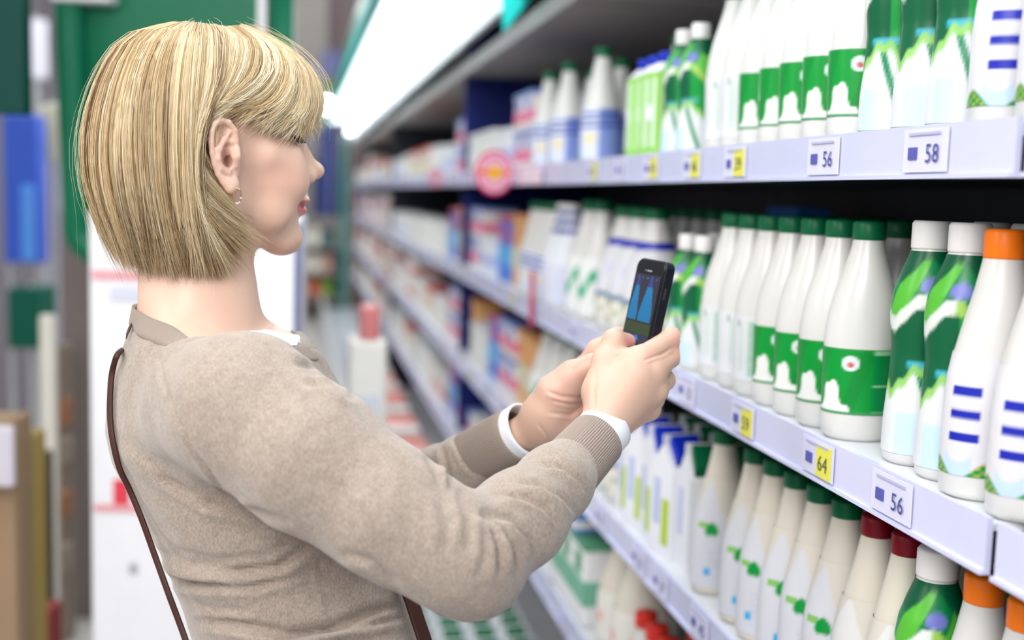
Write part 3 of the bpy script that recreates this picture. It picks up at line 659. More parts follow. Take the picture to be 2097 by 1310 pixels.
# ---------------------------------------------------------------- the woman: smooth implicit surfaces turned into meshes
def n_(v): v = np.asarray(v, float); return v / np.linalg.norm(v)
class Field:
    def __init__(s, lo, hi, h):
        s.h = h; s.lo = np.asarray(lo, float); s.n = np.ceil((np.asarray(hi) - s.lo) / h).astype(int) + 1
        s.D = np.full(s.n, 0.05, np.float32); s.ax = [(s.lo[i] + h * np.arange(s.n[i])).astype(np.float32) for i in range(3)]
    def sl(s, lo, hi, pad):
        a = np.maximum(0, np.floor((lo - pad - s.lo) / s.h).astype(int)); b = np.minimum(s.n, np.ceil((hi + pad - s.lo) / s.h).astype(int) + 1)
        if np.any(b <= a): return None, None
        return tuple(slice(a[i], b[i]) for i in range(3)), (s.ax[0][a[0]:b[0], None, None], s.ax[1][None, a[1]:b[1], None], s.ax[2][None, None, a[2]:b[2]])
    def comb(s, q, d, k, sub=False):
        A = s.D[q]
        if sub: d = -d; hh = np.maximum(k - np.abs(A - d), 0) / k; s.D[q] = np.maximum(A, d) + hh * hh * k * .25
        else: hh = np.maximum(k - np.abs(A - d), 0) / k; s.D[q] = np.minimum(A, d) - hh * hh * k * .25
    def cone(s, p0, p1, r0, r1, k=.01, sub=False, sq=None):
        """rounded cone; sq = (axis, factor): flatten across a direction"""
        p0 = np.asarray(p0, float); p1 = np.asarray(p1, float); R = max(r0, r1) * (1 if sq is None else max(1, sq[1]))
        q, g = s.sl(np.minimum(p0, p1) - R, np.maximum(p0, p1) + R, k + 2 * s.h + .004)
        if q is None: return
        X, Y, Z = g[0] - p0[0], g[1] - p0[1], g[2] - p0[2]; d = p1 - p0; L = float(d @ d) + 1e-12
        t = np.clip((X * d[0] + Y * d[1] + Z * d[2]) / L, 0, 1)
        X = X - t * d[0]; Y = Y - t * d[1]; Z = Z - t * d[2]
        if sq is not None:
            a = n_(sq[0]); c = (X * a[0] + Y * a[1] + Z * a[2]); f = 1 / sq[1] - 1; X = X + f * c * a[0]; Y = Y + f * c * a[1]; Z = Z + f * c * a[2]
        s.comb(q, np.sqrt(X * X + Y * Y + Z * Z) - (r0 + (r1 - r0) * t), k, sub)
    def ell(s, c, B, r, k=.01, sub=False):
        """ellipsoid: centre, 3 axis rows, 3 radii"""
        c = np.asarray(c, float); B = np.asarray(B, float); r = np.asarray(r, float)
        e = np.sqrt(((B.T * r) ** 2).sum(1))
        q, g = s.sl(c - e, c + e, k + 2 * s.h + .004)
        if q is None: return
        X, Y, Z = g[0] - c[0], g[1] - c[1], g[2] - c[2]; l = [X * B[i, 0] + Y * B[i, 1] + Z * B[i, 2] for i in range(3)]
        k0 = np.sqrt(sum((l[i] / r[i]) ** 2 for i in range(3))) + 1e-9; k1 = np.sqrt(sum((l[i] / r[i] ** 2) ** 2 for i in range(3))) + 1e-9
        s.comb(q, k0 * (k0 - 1) / k1, k, sub)
    def path(s, pts, rs, k=.01, **kw):
        for i in range(len(pts) - 1): s.cone(pts[i], pts[i + 1], rs[i], rs[i + 1], k, **kw)
    def mesh(s):
        """surface nets"""
        D = s.D; S_ = D < 0; n = np.array(D.shape)
        c = np.zeros(n - 1, np.int8)
        for i in (0, 1):
            for j in (0, 1):
                for k in (0, 1): c += S_[i:n[0] - 1 + i, j:n[1] - 1 + j, k:n[2] - 1 + k]
        act = np.argwhere((c > 0) & (c < 8)); idx = np.full(n - 1, -1, np.int32); idx[tuple(act.T)] = np.arange(len(act))
        acc = np.zeros((len(act), 3)); cnt = np.zeros(len(act)); I, J, K = act.T
        corners = [(i, j, k) for i in (0, 1) for j in (0, 1) for k in (0, 1)]
        for a in corners:
            for ax in range(3):
                if a[ax]: continue
                b = list(a); b[ax] = 1
                va = D[I + a[0], J + a[1], K + a[2]]; vb = D[I + b[0], J + b[1], K + b[2]]; m = (va < 0) != (vb < 0)
                t = np.where(m, va / np.where(m, va - vb, 1), 0)
                for q in range(3): acc[:, q] += m * (a[q] + (t if q == ax else 0))
                cnt += m
        V = (act + acc / cnt[:, None]) * s.h + s.lo
        F = []
        for ax in range(3):
            u, v = (ax + 1) % 3, (ax + 2) % 3
            A = np.moveaxis(S_, ax, 0); m = A[:-1] != A[1:]
            m = np.moveaxis(m, 0, ax); e = np.argwhere(m)
            e = e[(e[:, u] > 0) & (e[:, v] > 0) & (e[:, u] < n[u] - 1) & (e[:, v] < n[v] - 1)]
            def at(du, dv):
                w = e.copy(); w[:, u] -= du; w[:, v] -= dv; return idx[tuple(w.T)]
            qd = np.stack([at(0, 0), at(1, 0), at(1, 1), at(0, 1)], 1); inside = S_[tuple(e.T)]
            qd[~inside] = qd[~inside][:, ::-1]; F.append(qd)
        F = np.concatenate(F); F = F[(F >= 0).all(1)]
        return V, F
def relax(V, F, it=2, w=.5):
    for _ in range(it):
        A = np.zeros_like(V); c = np.zeros(len(V))
        for i in range(4):
            a, b = F[:, i], F[:, (i + 1) % 4]; np.add.at(A, a, V[b]); np.add.at(A, b, V[a]); np.add.at(c, a, 1); np.add.at(c, b, 1)
        V = V + w * (A / np.maximum(c, 1)[:, None] - V)
    return V
def vnorm(V, F):
    d1 = V[F[:, 2]] - V[F[:, 0]]; d2 = V[F[:, 3]] - V[F[:, 1]]; fn = np.cross(d1, d2); N = np.zeros_like(V)
    for i in range(4): np.add.at(N, F[:, i], fn)
    return N / (np.linalg.norm(N, axis=1, keepdims=True) + 1e-12)
def seg_dist(p, pts):
    """distance of 2d points to a polyline, and position along it 0..1"""
    pts = np.asarray(pts, float); best = np.full(len(p), 1e9); tt = np.zeros(len(p)); L = np.r_[0, np.cumsum(np.linalg.norm(np.diff(pts, axis=0), axis=1))]
    sd = np.zeros(len(p))
    for i in range(len(pts) - 1):
        d = pts[i + 1] - pts[i]; l2 = d @ d; t = np.clip(((p - pts[i]) @ d) / l2, 0, 1); r = p - pts[i] - t[:, None] * d; q = np.linalg.norm(r, axis=1)
        m = q < best; best[m] = q[m]; tt[m] = (L[i] + t[m] * math.sqrt(l2)) / L[-1]; sd[m] = np.sign(d[0] * r[m, 1] - d[1] * r[m, 0])
    return best, tt, sd

# head frame: f forward, s towards the camera, u up
HZ = 1.187
HO = P(432, 330, HZ + .02)
w = n_(HO - CAMP); r_ = n_(np.cross(w, RC[:, 1])); up_ = np.cross(r_, w); b_ = -w
al = math.radians(15); be = math.radians(-1)
hf = math.cos(al) * r_ - math.sin(al) * b_; hs = math.sin(al) * r_ + math.cos(al) * b_
hf, hu = math.cos(be) * hf - math.sin(be) * up_, math.cos(be) * up_ + math.sin(be) * hf
HB = np.stack([hf, hs, hu])
def H(f, s, u): return HO + f * hf + s * hs + u * hu
def Hloc(V): return (V - HO) @ HB.T
def build_head():
    Fd = Field(np.array([-.50, .80, 1.20]), np.array([.05, 1.40, 1.64]), .0018)
    E = lambda f, s, u, rf, rs, ru, k=.012, sub=False: Fd.ell(H(f, s, u), HB, (rf, rs, ru), k, sub)
    Cn = lambda a, b, r0, r1, k=.01, sub=False, sq=None: Fd.cone(H(*a), H(*b), r0, r1, k, sub, sq)
    E(-.014, 0, .038, .094, .070, .085); E(.030, 0, .000, .058, .055, .075, .02)
    for sg in (1, -1):
        Cn((.002, sg * .048, -.040), (.068, sg * .011, -.079), .015, .015, .02)      # jaw
        Cn((.0, sg * .047, -.04), (.0, sg * .055, .01), .015, .015, .02)
        E(.064, sg * .0335, -.018, .029, .026, .029, .02)                               # cheek
        Cn((.060, sg * .048, .056), (.074, sg * .014, .056), .008, .0075, .015)        # brow
        Cn((.045, sg * .055, .008), (.068, sg * .043, .004), .009, .010, .02)
        E(.090, sg * .031, .036, .011, .017, .009, .010, True)                         # eye socket
        E(.0725, sg * .031, .0335, .0135, .0145, .0125, .003)                            # lid
        E(.099, sg * .0105, -.0150, .0100, .0070, .0075, .005)
        E(.054, sg * .040, -.050, .018, .014, .018, .015)
    E(.079, 0, -.0805, .0180, .019, .0160, .014)                                        # chin
    E(.066, 0, -.045, .026, .028, .032, .015)
    Cn((.076, 0, .049), (.104, 0, .000), .0070, .0080, .012); Cn((.080, 0, .020), (.098, 0, -.012), .012, .011, .012); E(.1135, 0, -.0085, .0090, .0090, .0088, .007)   # nose
    Cn((.098, 0, -.020), (.096, 0, -.033), .0060, .0075, .008)
    E(.0955, 0, -.0395, .0090, .020, .0052, .005); E(.0930, 0, -.0510, .0090, .016, .0060, .005)  # lips
    for sg in (1, -1):
        Cn((.107, 0, -.0455), (.078, sg * .027, -.0425), .0012, .0015, .003, True)       # mouth line
        E(.103, sg * .0065, -.0225, .005, .0026, .0022, .003, True)
        E(.078, sg * .0285, -.0425, .0035, .0035, .0035, .005, True)
    # neck
    nb = NECK
    Fd.path([H(-.026, 0, -.025), H(-.028, 0, -.08), nb], [.052, .0465, .047], .02)
    Fd.cone(H(.018, 0, -.072), nb + .018 * hf, .026, .032, .022)
    upper(Fd, 0)
    global HEADF; HEADF = Fd
    V, F = Fd.mesh(); V = relax(V, F, 2, .5)
    L = Hloc(V); f, s, u = L.T; sa = np.abs(s)
    base = np.array([.74, .49, .375]); col = np.tile(base, (len(V), 1))
    def blend(mask, c, a): 
        m = (np.clip(mask, 0, 1) * a)[:, None]; col[:] = col * (1 - m) + np.array(c) * m
    g = lambda x, y, z, r: np.exp(-(((f - x) / r[0]) ** 2 + ((sa - y) / r[1]) ** 2 + ((u - z) / r[2]) ** 2))
    blend(g(.062, .045, -.015, (.03, .03, .022)), (.76, .38, .31), .5)
    blend(g(.108, .0, -.022, (.015, .012, .012)), (.70, .33, .25), .4)
    blend(g(-.005, .09, .005, (.03, .02, .04)), (.70, .34, .25), .55)
    lm = ((f > .070) & (sa < .030)).astype(float)
    li = np.exp(-(((u + .0462) / .0098) ** 4)) * np.clip((.0265 - sa) / .004, 0, 1) * np.clip((f - .070) / .004, 0, 1) * np.clip((.0095 * np.sqrt(np.clip(1 - (sa / .027) ** 2, 0, 1)) + .001 - np.abs(u + .0462)) / .002, 0, 1)
    blend(li, (.66, .20, .22), .9)
    # brow hair
    br = np.exp(-(((u - .057 - .05 * (sa - .03)) / .0038) ** 2)) * ((sa > .013) & (sa < .052) & (f > .055))
    blend(br, (.36, .24, .15), .45)
    # lash line of the lowered lids
    ld = np.exp(-(((u - .0270) / .0016) ** 2)) * ((sa > .018) & (sa < .045) & (f > .068))
    blend(ld, (.02, .012, .01), .95)
    blend(g(.084, .031, .034, (.014, .017, .008)), (.50, .27, .20), .5)
    return V, F, col

def build_ear(sg):
    def e(a, b, o=0.0): return H(-.0095 + a * 1.28, sg * (.0725 + .0115 - .30 * a + o), .0057 + b * 1.06)
    c = e(0, 0); Fd = Field(c - .05, c + .05, .0009)
    eu = n_(e(0, .01) - e(0, 0)); ef = n_(e(.01, 0) - e(0, 0)); eo_ = np.cross(ef, eu); eo_ = eo_ * np.sign(eo_ @ (hs * sg)); B = np.stack([ef, eu, eo_])
    L = lambda a, b, o, ra, rb, ro, k=.003, sub=False: Fd.ell(e(a, b, o), B, (ra, rb, ro), k, sub)
    L(.000, .008, -.004, .0125, .0245, .0060); L(.0035, -.012, -.004, .0105, .019, .0055); L(.007, .0, -.007, .010, .03, .006)
    L(-.001, .012, .0015, .0098, .0185, .0042, .002, True)           # scapha hollow
    L(.0000, -.003, .0010, .0088, .0110, .0075, .003, True)          # concha bowl
    P_ = [(.0095, .004, -.002), (.0100, .014, .000), (.0085, .023, .001), (.0035, .0300, .0015), (-.0025, .0318, .0015), (-.0078, .0280, .0015), (-.0102, .0210, .0015), (-.0108, .0120, .0015), (-.0100, .0020, .001), (-.0085, -.0080, .0005), (-.0052, -.0165, .000), (-.0005, -.0235, .000), (.0035, -.0285, .000)]
    Fd.path([e(*q) for q in P_], [.0022, .0026, .0029, .0031, .0031, .0030, .0029, .0028, .0027, .0026, .0030, .0040, .0050], .0015)
    Fd.path([e(.0045, .0215, -.0005), e(.0000, .0145, .0008), e(-.0048, .0060, .0020), e(-.0058, -.0025, .0018), e(-.0032, -.0110, .0010), e(.0025, -.0150, .0005)], [.0020, .0026, .0030, .0030, .0030, .0036], .0025)
    Fd.cone(e(.0000, .0145, .0004), e(.0060, .0120, -.001), .0022, .0022, .0025)
    Fd.path([e(.0105, .006, .000), e(.0088, -.0005, .0022), e(.0088, -.008, .000)], [.0034, .0044, .0036], .003)      # tragus
    L(.0040, -.0050, -.004, .0026, .0058, .0070, .0012, True)
    L(.0065, -.0270, .0005, .0072, .0085, .0042, .005)
    V, F = Fd.mesh(); V = relax(V, F, 1, .5); q = V - e(0, 0); dp = q @ eo_; a_ = q @ ef; b_2 = q @ eu
    col = np.tile(np.array([.76, .50, .39]), (len(V), 1))
    m = np.exp(-((a_ / .010) ** 2 + ((b_2 - .004) / .018) ** 2))[:, None] * .45; col = col * (1 - m) + np.array([.72, .36, .28]) * m
    m = np.exp(-(((a_ - .0052) / .0035) ** 2 + ((b_2 + .0052) / .006) ** 2 + ((dp + .0065) / .0045) ** 2))[:, None] * .9; col = col * (1 - m) + np.array([.12, .03, .02]) * m  # dark of the ear canal hollow painted into the skin colour as shade
    return V, F, col
# ---- body key points (from the photograph, with distances)
def W(px, py, z): return P(px, py, z)
NECK = W(405, 610, 1.20)
SH_R, EL_R, WR_R = W(500, 838, 1.062), W(955, 1146, 1.02), W(1232, 878, 1.185)
SH_L, EL_L, WR_L = W(560, 820, 1.37), W(770, 1070, 1.43), W(1096, 868, 1.295)
bup = n_(RC[:, 1]); bw = n_(W(450, 900, 1.2) - CAMP)
bl = math.radians(14); br_ = n_(np.cross(bw, bup)); bu = np.cross(br_, bw)
bf = math.cos(bl) * br_ + math.sin(bl) * bw; bs = math.sin(bl) * br_ - math.cos(bl) * bw   # forward, towards camera side
BB = np.stack([bf, bs, bu])
# plane of the neckline: back of collar, side, front
_a, _b, _c = W(262, 622, 1.25), W(400, 696, 1.11), W(640, 715, 1.22)
NP0 = _b; NPN = n_(np.cross(_b - _a, _c - _a)); NPN = NPN * np.sign(NPN[2]); NP0 = NP0 - .010 * NPN; NC_ = NECK + ((NP0 - NECK) @ NPN) * NPN
# torso sections: photo y, back x, front x, half width (m), distance
TORSO = [(700, 310, 555, .085, 1.215), (760, 250, 640, .122, 1.22), (820, 235, 690, .136, 1.22), (880, 231, 725, .138, 1.22), (940, 247, 758, .135, 1.22), (1010, 284, 790, .130, 1.22),
         (1090, 324, 803, .126, 1.22), (1170, 362, 812, .122, 1.22), (1240, 388, 836, .126, 1.22), (1310, 412, 866, .136, 1.22), (1400, 420, 885, .150, 1.22), (1520, 405, 895, .162, 1.22), (1650, 410, 885, .165, 1.22)]
def torso_field(Fd, off=0.0, k=.02, rows=None):
    """elliptical sections along the trunk, interpolated"""
    rows = rows or TORSO; sec = []
    for (y, x0, x1, hw, z) in rows:
        p, q = W(x0, y, z), W(x1, y, z); sec.append(((p + q) / 2, np.linalg.norm(q - p) / 2 + off, hw + off))
    O = sec[0][0]; hs_ = np.array([(c - O) @ bu for c, _, _ in sec])[::-1]
    cf = np.array([(c - O) @ bf for c, _, _ in sec])[::-1]; cs = np.array([(c - O) @ bs for c, _, _ in sec])[::-1]
    ra = np.array([d for _, d, _ in sec])[::-1]; rb = np.array([h for _, _, h in sec])[::-1]
    X, Y, Z = Fd.ax[0][:, None, None] - O[0], Fd.ax[1][None, :, None] - O[1], Fd.ax[2][None, None, :] - O[2]
    U = X * bu[0] + Y * bu[1] + Z * bu[2]; Ff = X * bf[0] + Y * bf[1] + Z * bf[2]; Sx = X * bs[0] + Y * bs[1] + Z * bs[2]
    Uc = np.clip(U, hs_[0], hs_[-1]); I = lambda t: np.interp(Uc, hs_, t).astype(np.float32)
    A, B = I(ra), I(rb); x = (Ff - I(cf)) / A; y = (Sx - I(cs)) / B; e = (np.abs(x) ** 2.25 + np.abs(y) ** 2.25) ** (1 / 2.25)
    d = (e - 1) * np.minimum(A, B); ov = np.maximum(U - hs_[-1], hs_[0] - U)
    d = np.where(ov > 0, np.where(d > 0, np.sqrt(d * d + ov * ov), np.maximum(d, ov)), d)
    Fd.comb((slice(None),) * 3, d.astype(np.float32), k)
def upper(Fd, off, k=.02):
    """neck base, shoulders"""
    o = off
    Fd.path([NECK, W(375, 742, 1.160), W(425, 822, 1.10)], [.046 + o, .042 + o, .048 + o], .025)
    Fd.path([NECK, W(430, 700, 1.25), W(540, 790, 1.33)], [.048 + o, .042 + o, .044 + o], .03)
    Fd.cone(W(352, 700, 1.20), W(345, 770, 1.20), .038 + o, .044 + o, .02)
    Fd.cone(W(455, 800, 1.13), W(545, 812, 1.175), .040 + o, .040 + o, .02)
    Fd.cone(W(450, 778, 1.165), W(540, 790, 1.21), .034 + o, .036 + o, .02)
    Fd.path([W(455, 705, 1.20), W(550, 775, 1.24), W(600, 860, 1.24)], [.040 + o, .046 + o, .05 + o], .03)
def build_body_inner():
    """torso, arms and legs under the clothes, at a coarser grid"""
    pts = [W(*p) for p in ((200, 560, 1.1), (900, 1700, 1.4), (1300, 700, 1.1))]
    Fd = Field((-1.1 + .3, .6, -.02), (.5, 1.9, 1.32), .009)
    torso_field(Fd, -.022, .03)
    Fd.path([W(430, 820, 1.13), SH_R, EL_R, WR_R], [.05, .045, .034, .014], .02)
    Fd.path([W(500, 820, 1.30), SH_L, EL_L, WR_L], [.05, .045, .034, .014], .02)
    hip = (W(392, 1650, 1.215) + W(880, 1650, 1.215)) / 2
    for sg in (1, -1):
        a = hip + sg * .085 * bs; k = np.array([a[0] + .01, a[1], .50]); an = np.array([a[0] - .02, a[1], .09])
        Fd.path([a, k, an], [.082, .052, .034], .04)
        Fd.cone(an, np.array([an[0], an[1], 0.055]) + .13 * np.array([bf[0], bf[1], 0]), .032, .026, .02)
    V, F = Fd.mesh(); V[:, 2] = np.maximum(V[:, 2], .012); return relax(V, F, 2), F
def fingers(Fd, chain, rs, k=.006):
    Fd.path(chain, rs, k)
def build_hand_r():
    Fd = Field(np.minimum(W(1150, 960, 1.35), W(1420, 640, 1.1)) - .03, np.maximum(W(1150, 960, 1.35), W(1420, 640, 1.1)) + .03, .0013)
    bk = -w  # roughly towards the camera
    wr = WR_R
    # forearm stub
    Fd.cone(W(1180, 945, 1.155), wr, .0175, .0185, .01, sq=(bw, .85)); 
    MI, MM, MR, ML = W(1312, 735, 1.212), W(1338, 762, 1.210), W(1343, 800, 1.216), W(1330, 838, 1.226)
    pw = W(1245, 865, 1.19)
    for m, r0, r1 in ((MI, .0165, .0125), (MM, .0165, .0125), (MR, .0160, .0118), (ML, .015, .0110)): Fd.cone(wr, m, .0155, r1, .014)
    Fd.cone(W(1250, 830, 1.192), W(1290, 775, 1.203), .019, .017, .02)
    Fd.cone(W(1233, 800, 1.205), W(1262, 745, 1.215), .0185, .0145, .02)                # thenar mass
    fingers(Fd, [MI, W(1376, 692, 1.238), W(1378, 690, 1.262), W(1350, 700, 1.285)], [.0128, .0104, .0090, .0078], .007)
    fingers(Fd, [MM, W(1374, 730, 1.236), W(1378, 722, 1.262), W(1350, 730, 1.285)], [.0128, .0102, .0090, .0078], .006)
    fingers(Fd, [MR, W(1362, 778, 1.240), W(1358, 762, 1.268), W(1328, 765, 1.285)], [.0120, .0098, .0086, .0074], .006)
    fingers(Fd, [ML, W(1342, 818, 1.248), W(1335, 800, 1.270), W(1308, 798, 1.282)], [.0108, .0088, .0078, .0068], .006)
    fingers(Fd, [W(1226, 800, 1.205), W(1240, 738, 1.214), W(1257, 697, 1.222), W(1284, 700, 1.238)], [.0165, .0128, .0100, .0076], .008)
    Fd.cone(W(1257, 697, 1.222), W(1284, 700, 1.238), .0098, .0082, .006)
    V, F = Fd.mesh(); return relax(V, F, 2), F
def build_hand_l():
    Fd = Field(np.minimum(W(1010, 960, 1.45), W(1330, 640, 1.2)) - .03, np.maximum(W(1010, 960, 1.45), W(1330, 640, 1.2)) + .03, .0014)
    wr = WR_L
    Fd.cone(W(1040, 905, 1.315), W(1100, 872, 1.292), .0200, .0205, .01)
    MI, MM, MR, ML = W(1190, 760, 1.300), W(1215, 785, 1.312), W(1225, 820, 1.318), W(1220, 855, 1.318)
    for m, r1 in ((MI, .0125), (MM, .0125), (MR, .012), (ML, .0115)): Fd.cone(W(1118, 858, 1.29), m, .0185, r1, .018)
    Fd.cone(W(1125, 835, 1.275), W(1168, 785, 1.268), .0215, .0175, .02)
    Fd.cone(W(1180, 870, 1.29), W(1210, 850, 1.300), .018, .015, .02)
    fingers(Fd, [MI, W(1222, 716, 1.300), W(1262, 690, 1.300), W(1292, 680, 1.310)], [.0122, .0102, .0092, .0080], .007)
    fingers(Fd, [MM, W(1262, 750, 1.312), W(1300, 730, 1.308), W(1330, 735, 1.306)], [.0122, .0102, .0092, .0080], .006)
    fingers(Fd, [MR, W(1270, 800, 1.315), W(1300, 790, 1.300), W(1318, 795, 1.292)], [.0118, .0098, .0088, .0076], .006)
    fingers(Fd, [ML, W(1258, 838, 1.310), W(1282, 832, 1.292), W(1292, 828, 1.280)], [.0105, .0088, .0078, .0068], .006)
    fingers(Fd, [W(1135, 800, 1.268), W(1172, 765, 1.262), W(1212, 748, 1.262), W(1238, 738, 1.270)], [.0195, .0125, .0108, .0090], .010)
    V, F = Fd.mesh(); return relax(V, F, 2), F
def press(V, F, folds, facing=True):
    """folds: (polyline in photo pixels, half width px, depth m); valley with raised shoulder"""
    N = vnorm(V, F); pr = proj(V); vis = np.clip(((CAMP - V) * N).sum(1) / np.linalg.norm(CAMP - V, axis=1) * 3 + .3, 0, 1)
    disp = np.zeros(len(V))
    for pts, hw, dep in folds:
        pts = np.asarray(pts, float); lo, hi = pts.min(0) - hw * 4, pts.max(0) + hw * 4
        m = np.where((pr[:, 0] > lo[0]) & (pr[:, 0] < hi[0]) & (pr[:, 1] > lo[1]) & (pr[:, 1] < hi[1]) & (vis > 0))[0]
        if not len(m): continue
        q, t, sd = seg_dist(pr[m, :2], pts); x = q * sd / hw
        prof = -np.exp(-x ** 2) + .65 * np.exp(-((x - 1.7) / 1.1) ** 2)
        end = np.clip(np.minimum(t, 1 - t) * 5, 0, 1) ** .7; end = end * (q < 4 * hw)
        disp[m] += dep * prof * end * vis[m]
    return V + N * disp[:, None]
def build_sweater():
    Fd = Field((-.62, .72, .80), (.34, 1.75, 1.45), .0038)
    torso_field(Fd, 0, .022)
    upper(Fd, .006)
    Fd.path([W(440, 835, 1.095), SH_R], [.056, .066], .03)
    Fd.path([W(360, 800, 1.18), W(375, 880, 1.15)], [.045, .045], .03)
    Fd.path([SH_R, W(635, 935, 1.035), W(795, 1048, 1.02), W(895, 1110, 1.015), EL_R], [.068, .0630, .0545, .0480, .0460], .02)
    Fd.cone(EL_R, W(978, 1176, 1.025), .0455, .036, .02)
    Fd.path([EL_R, W(1062, 1062, 1.065), W(1135, 990, 1.115), W(1166, 960, 1.137)], [.0455, .0420, .0350, .0305], .015)
    Fd.path([W(540, 790, 1.31), SH_L, W(670, 950, 1.40), EL_L], [.052, .056, .056, .050], .03)
    Fd.path([EL_L, W(900, 982, 1.38), W(955, 950, 1.352), W(980, 937, 1.342)], [.046, .0375, .0330, .0270], .015)
    X, Y, Z = (Fd.ax[0][:, None, None] - NP0[0]) * NPN[0], (Fd.ax[1][None, :, None] - NP0[1]) * NPN[1], (Fd.ax[2][None, None, :] - NP0[2]) * NPN[2]
    CUT = (X + Y + Z).astype(np.float32)
    g0, g1, g2 = Fd.ax[0][:, None, None] - NC_[0], Fd.ax[1][None, :, None] - NC_[1], Fd.ax[2][None, None, :] - NC_[2]
    CUT = np.minimum(CUT, .108 - np.sqrt(np.maximum(g0 * g0 + g1 * g1 + g2 * g2 - CUT * CUT, 0))).astype(np.float32)
    global SWF; SWF = Fd.D.copy(), Fd
    Fd.D = np.maximum(Fd.D, CUT)
    V, F = Fd.mesh(); V = relax(V, F, 3, .5)
    folds = [([(400, 1020), (450, 1040), (520, 1050), (600, 1075)], 9, 0.0045), ([(320, 965), (380, 1005), (440, 1020), (500, 1022)], 9, 0.0028),
             ([(300, 1120), (380, 1155), (480, 1172), (570, 1160), (640, 1112)], 11, 0.0094), ([(330, 1185), (420, 1198), (520, 1200), (620, 1175)], 9, 0.0058),
             ([(400, 1268), (500, 1282), (590, 1300), (680, 1285), (760, 1255), (820, 1240)], 10, 0.0094), ([(560, 1310), (640, 1296), (740, 1282), (830, 1262)], 8, 0.0072), ([(380, 1235), (440, 1250), (520, 1252)], 8, 0.0043),
             ([(640, 700), (690, 730), (712, 770), (722, 800)], 8, 0.0072), ([(590, 705), (650, 735), (690, 775)], 8, 0.0043), ([(610, 760), (670, 775), (705, 800)], 7, 0.0036),
             ([(985, 1046), (1030, 1075), (1052, 1120), (1062, 1175)], 8, 0.0080), ([(985, 1048), (1010, 1085), (1022, 1130), (1025, 1180)], 7, 0.0065), ([(982, 1050), (992, 1095), (992, 1140), (980, 1180)], 7, 0.0043),
             ([(985, 1043), (1050, 1062), (1085, 1100), (1100, 1150)], 7, 0.0051), ([(1025, 1010), (1075, 1018), (1120, 1040), (1150, 1080)], 7, 0.0058), ([(1060, 985), (1110, 990), (1150, 1015), (1180, 1050)], 7, 0.0051),
             ([(1100, 950), (1150, 955), (1190, 985), (1212, 1018)], 6, 0.0043), ([(940, 1000), (960, 1060), (955, 1130)], 10, 0.0032), ([(900, 1010), (915, 1070), (910, 1140)], 12, 0.0022),
             ([(903, 910), (912, 950), (925, 1000)], 5, 0.0065), ([(868, 935), (885, 955), (900, 985)], 6, 0.0043), ([(930, 895), (950, 940), (975, 975)], 6, 0.0036),
             ([(318, 695), (335, 780), (358, 850), (395, 920), (440, 985), (475, 1025)], 4, 0.0032),
             ([(645, 1115), (655, 1180), (675, 1260), (690, 1310)], 3, 0.0017), ([(230, 880), (300, 940), (380, 975)], 14, 0.0029), ([(700, 1130), (760, 1150), (820, 1205)], 9, 0.0043), ([(600, 742), (650, 752), (695, 785), (722, 822)], 8, .0065), ([(655, 718), (695, 745), (718, 785), (728, 822)], 7, .0055), ([(620, 785), (670, 790), (712, 815)], 7, .0035), ([(325, 975), (370, 1005), (410, 1030), (475, 1040)], 7, .005), ([(300, 1085), (360, 1130), (440, 1150), (540, 1140), (620, 1100)], 9, .004)]
    V = press(V, F, folds)
    # small lumps of the cloth
    q = V * 1.0; nz = np.sin(q @ np.array([55, 31, 42]) + 2 * np.sin(q @ np.array([19, -27, 33]))) * np.sin(q @ np.array([-29, 47, 38]) + 1.3)
    V = V + vnorm(V, F) * (nz * .0009)[:, None]
    return V, F
def build_trousers():
    Fd = Field((-.62, .72, .03), (.34, 1.75, 1.02), .007)
    hip = (W(392, 1650, 1.215) + W(880, 1650, 1.215)) / 2
    torso_field(Fd, .004, .01, rows=[r for r in TORSO if r[0] >= 1500])
    for sg in (1, -1):
        a = hip + sg * .080 * bs; k = np.array([a[0] + .01, a[1], .50]); an = np.array([a[0] - .02, a[1], .09])
        Fd.path([a + .02 * bu, k, an], [.098, .068, .052], .03)
    V, F = Fd.mesh(); V = relax(V, F, 2)
    q = np.sin(V @ np.array([22, 17, 60.])) * np.sin(V @ np.array([31, -25, 19.])); return V + vnorm(V, F) * (q * .0015)[:, None], F
def build_shoe(sg):
    hip = (W(392, 1650, 1.215) + W(880, 1650, 1.215)) / 2; a = hip + sg * .080 * bs; an = np.array([a[0] - .02, a[1], .0])
    f_ = n_(np.array([bf[0], bf[1], 0])); Fd = Field(an - np.array([.22, .22, .02]), an + np.array([.3, .22, .16]), .005)
    Fd.cone(an + np.array([0, 0, .048]) - .03 * f_, an + .15 * f_ + np.array([0, 0, .036]), .046, .034, .02); Fd.cone(an + np.array([0, 0, .05]), an + np.array([0, 0, .10]), .045, .042, .02)
    V, F = Fd.mesh(); V[:, 2] = np.maximum(V[:, 2], .001); return relax(V, F, 1), F
skin = mat('skin', rough=.42, vcol=True, sss=.06, bump=(900, .12, .0004), spec=.4, var=.05)
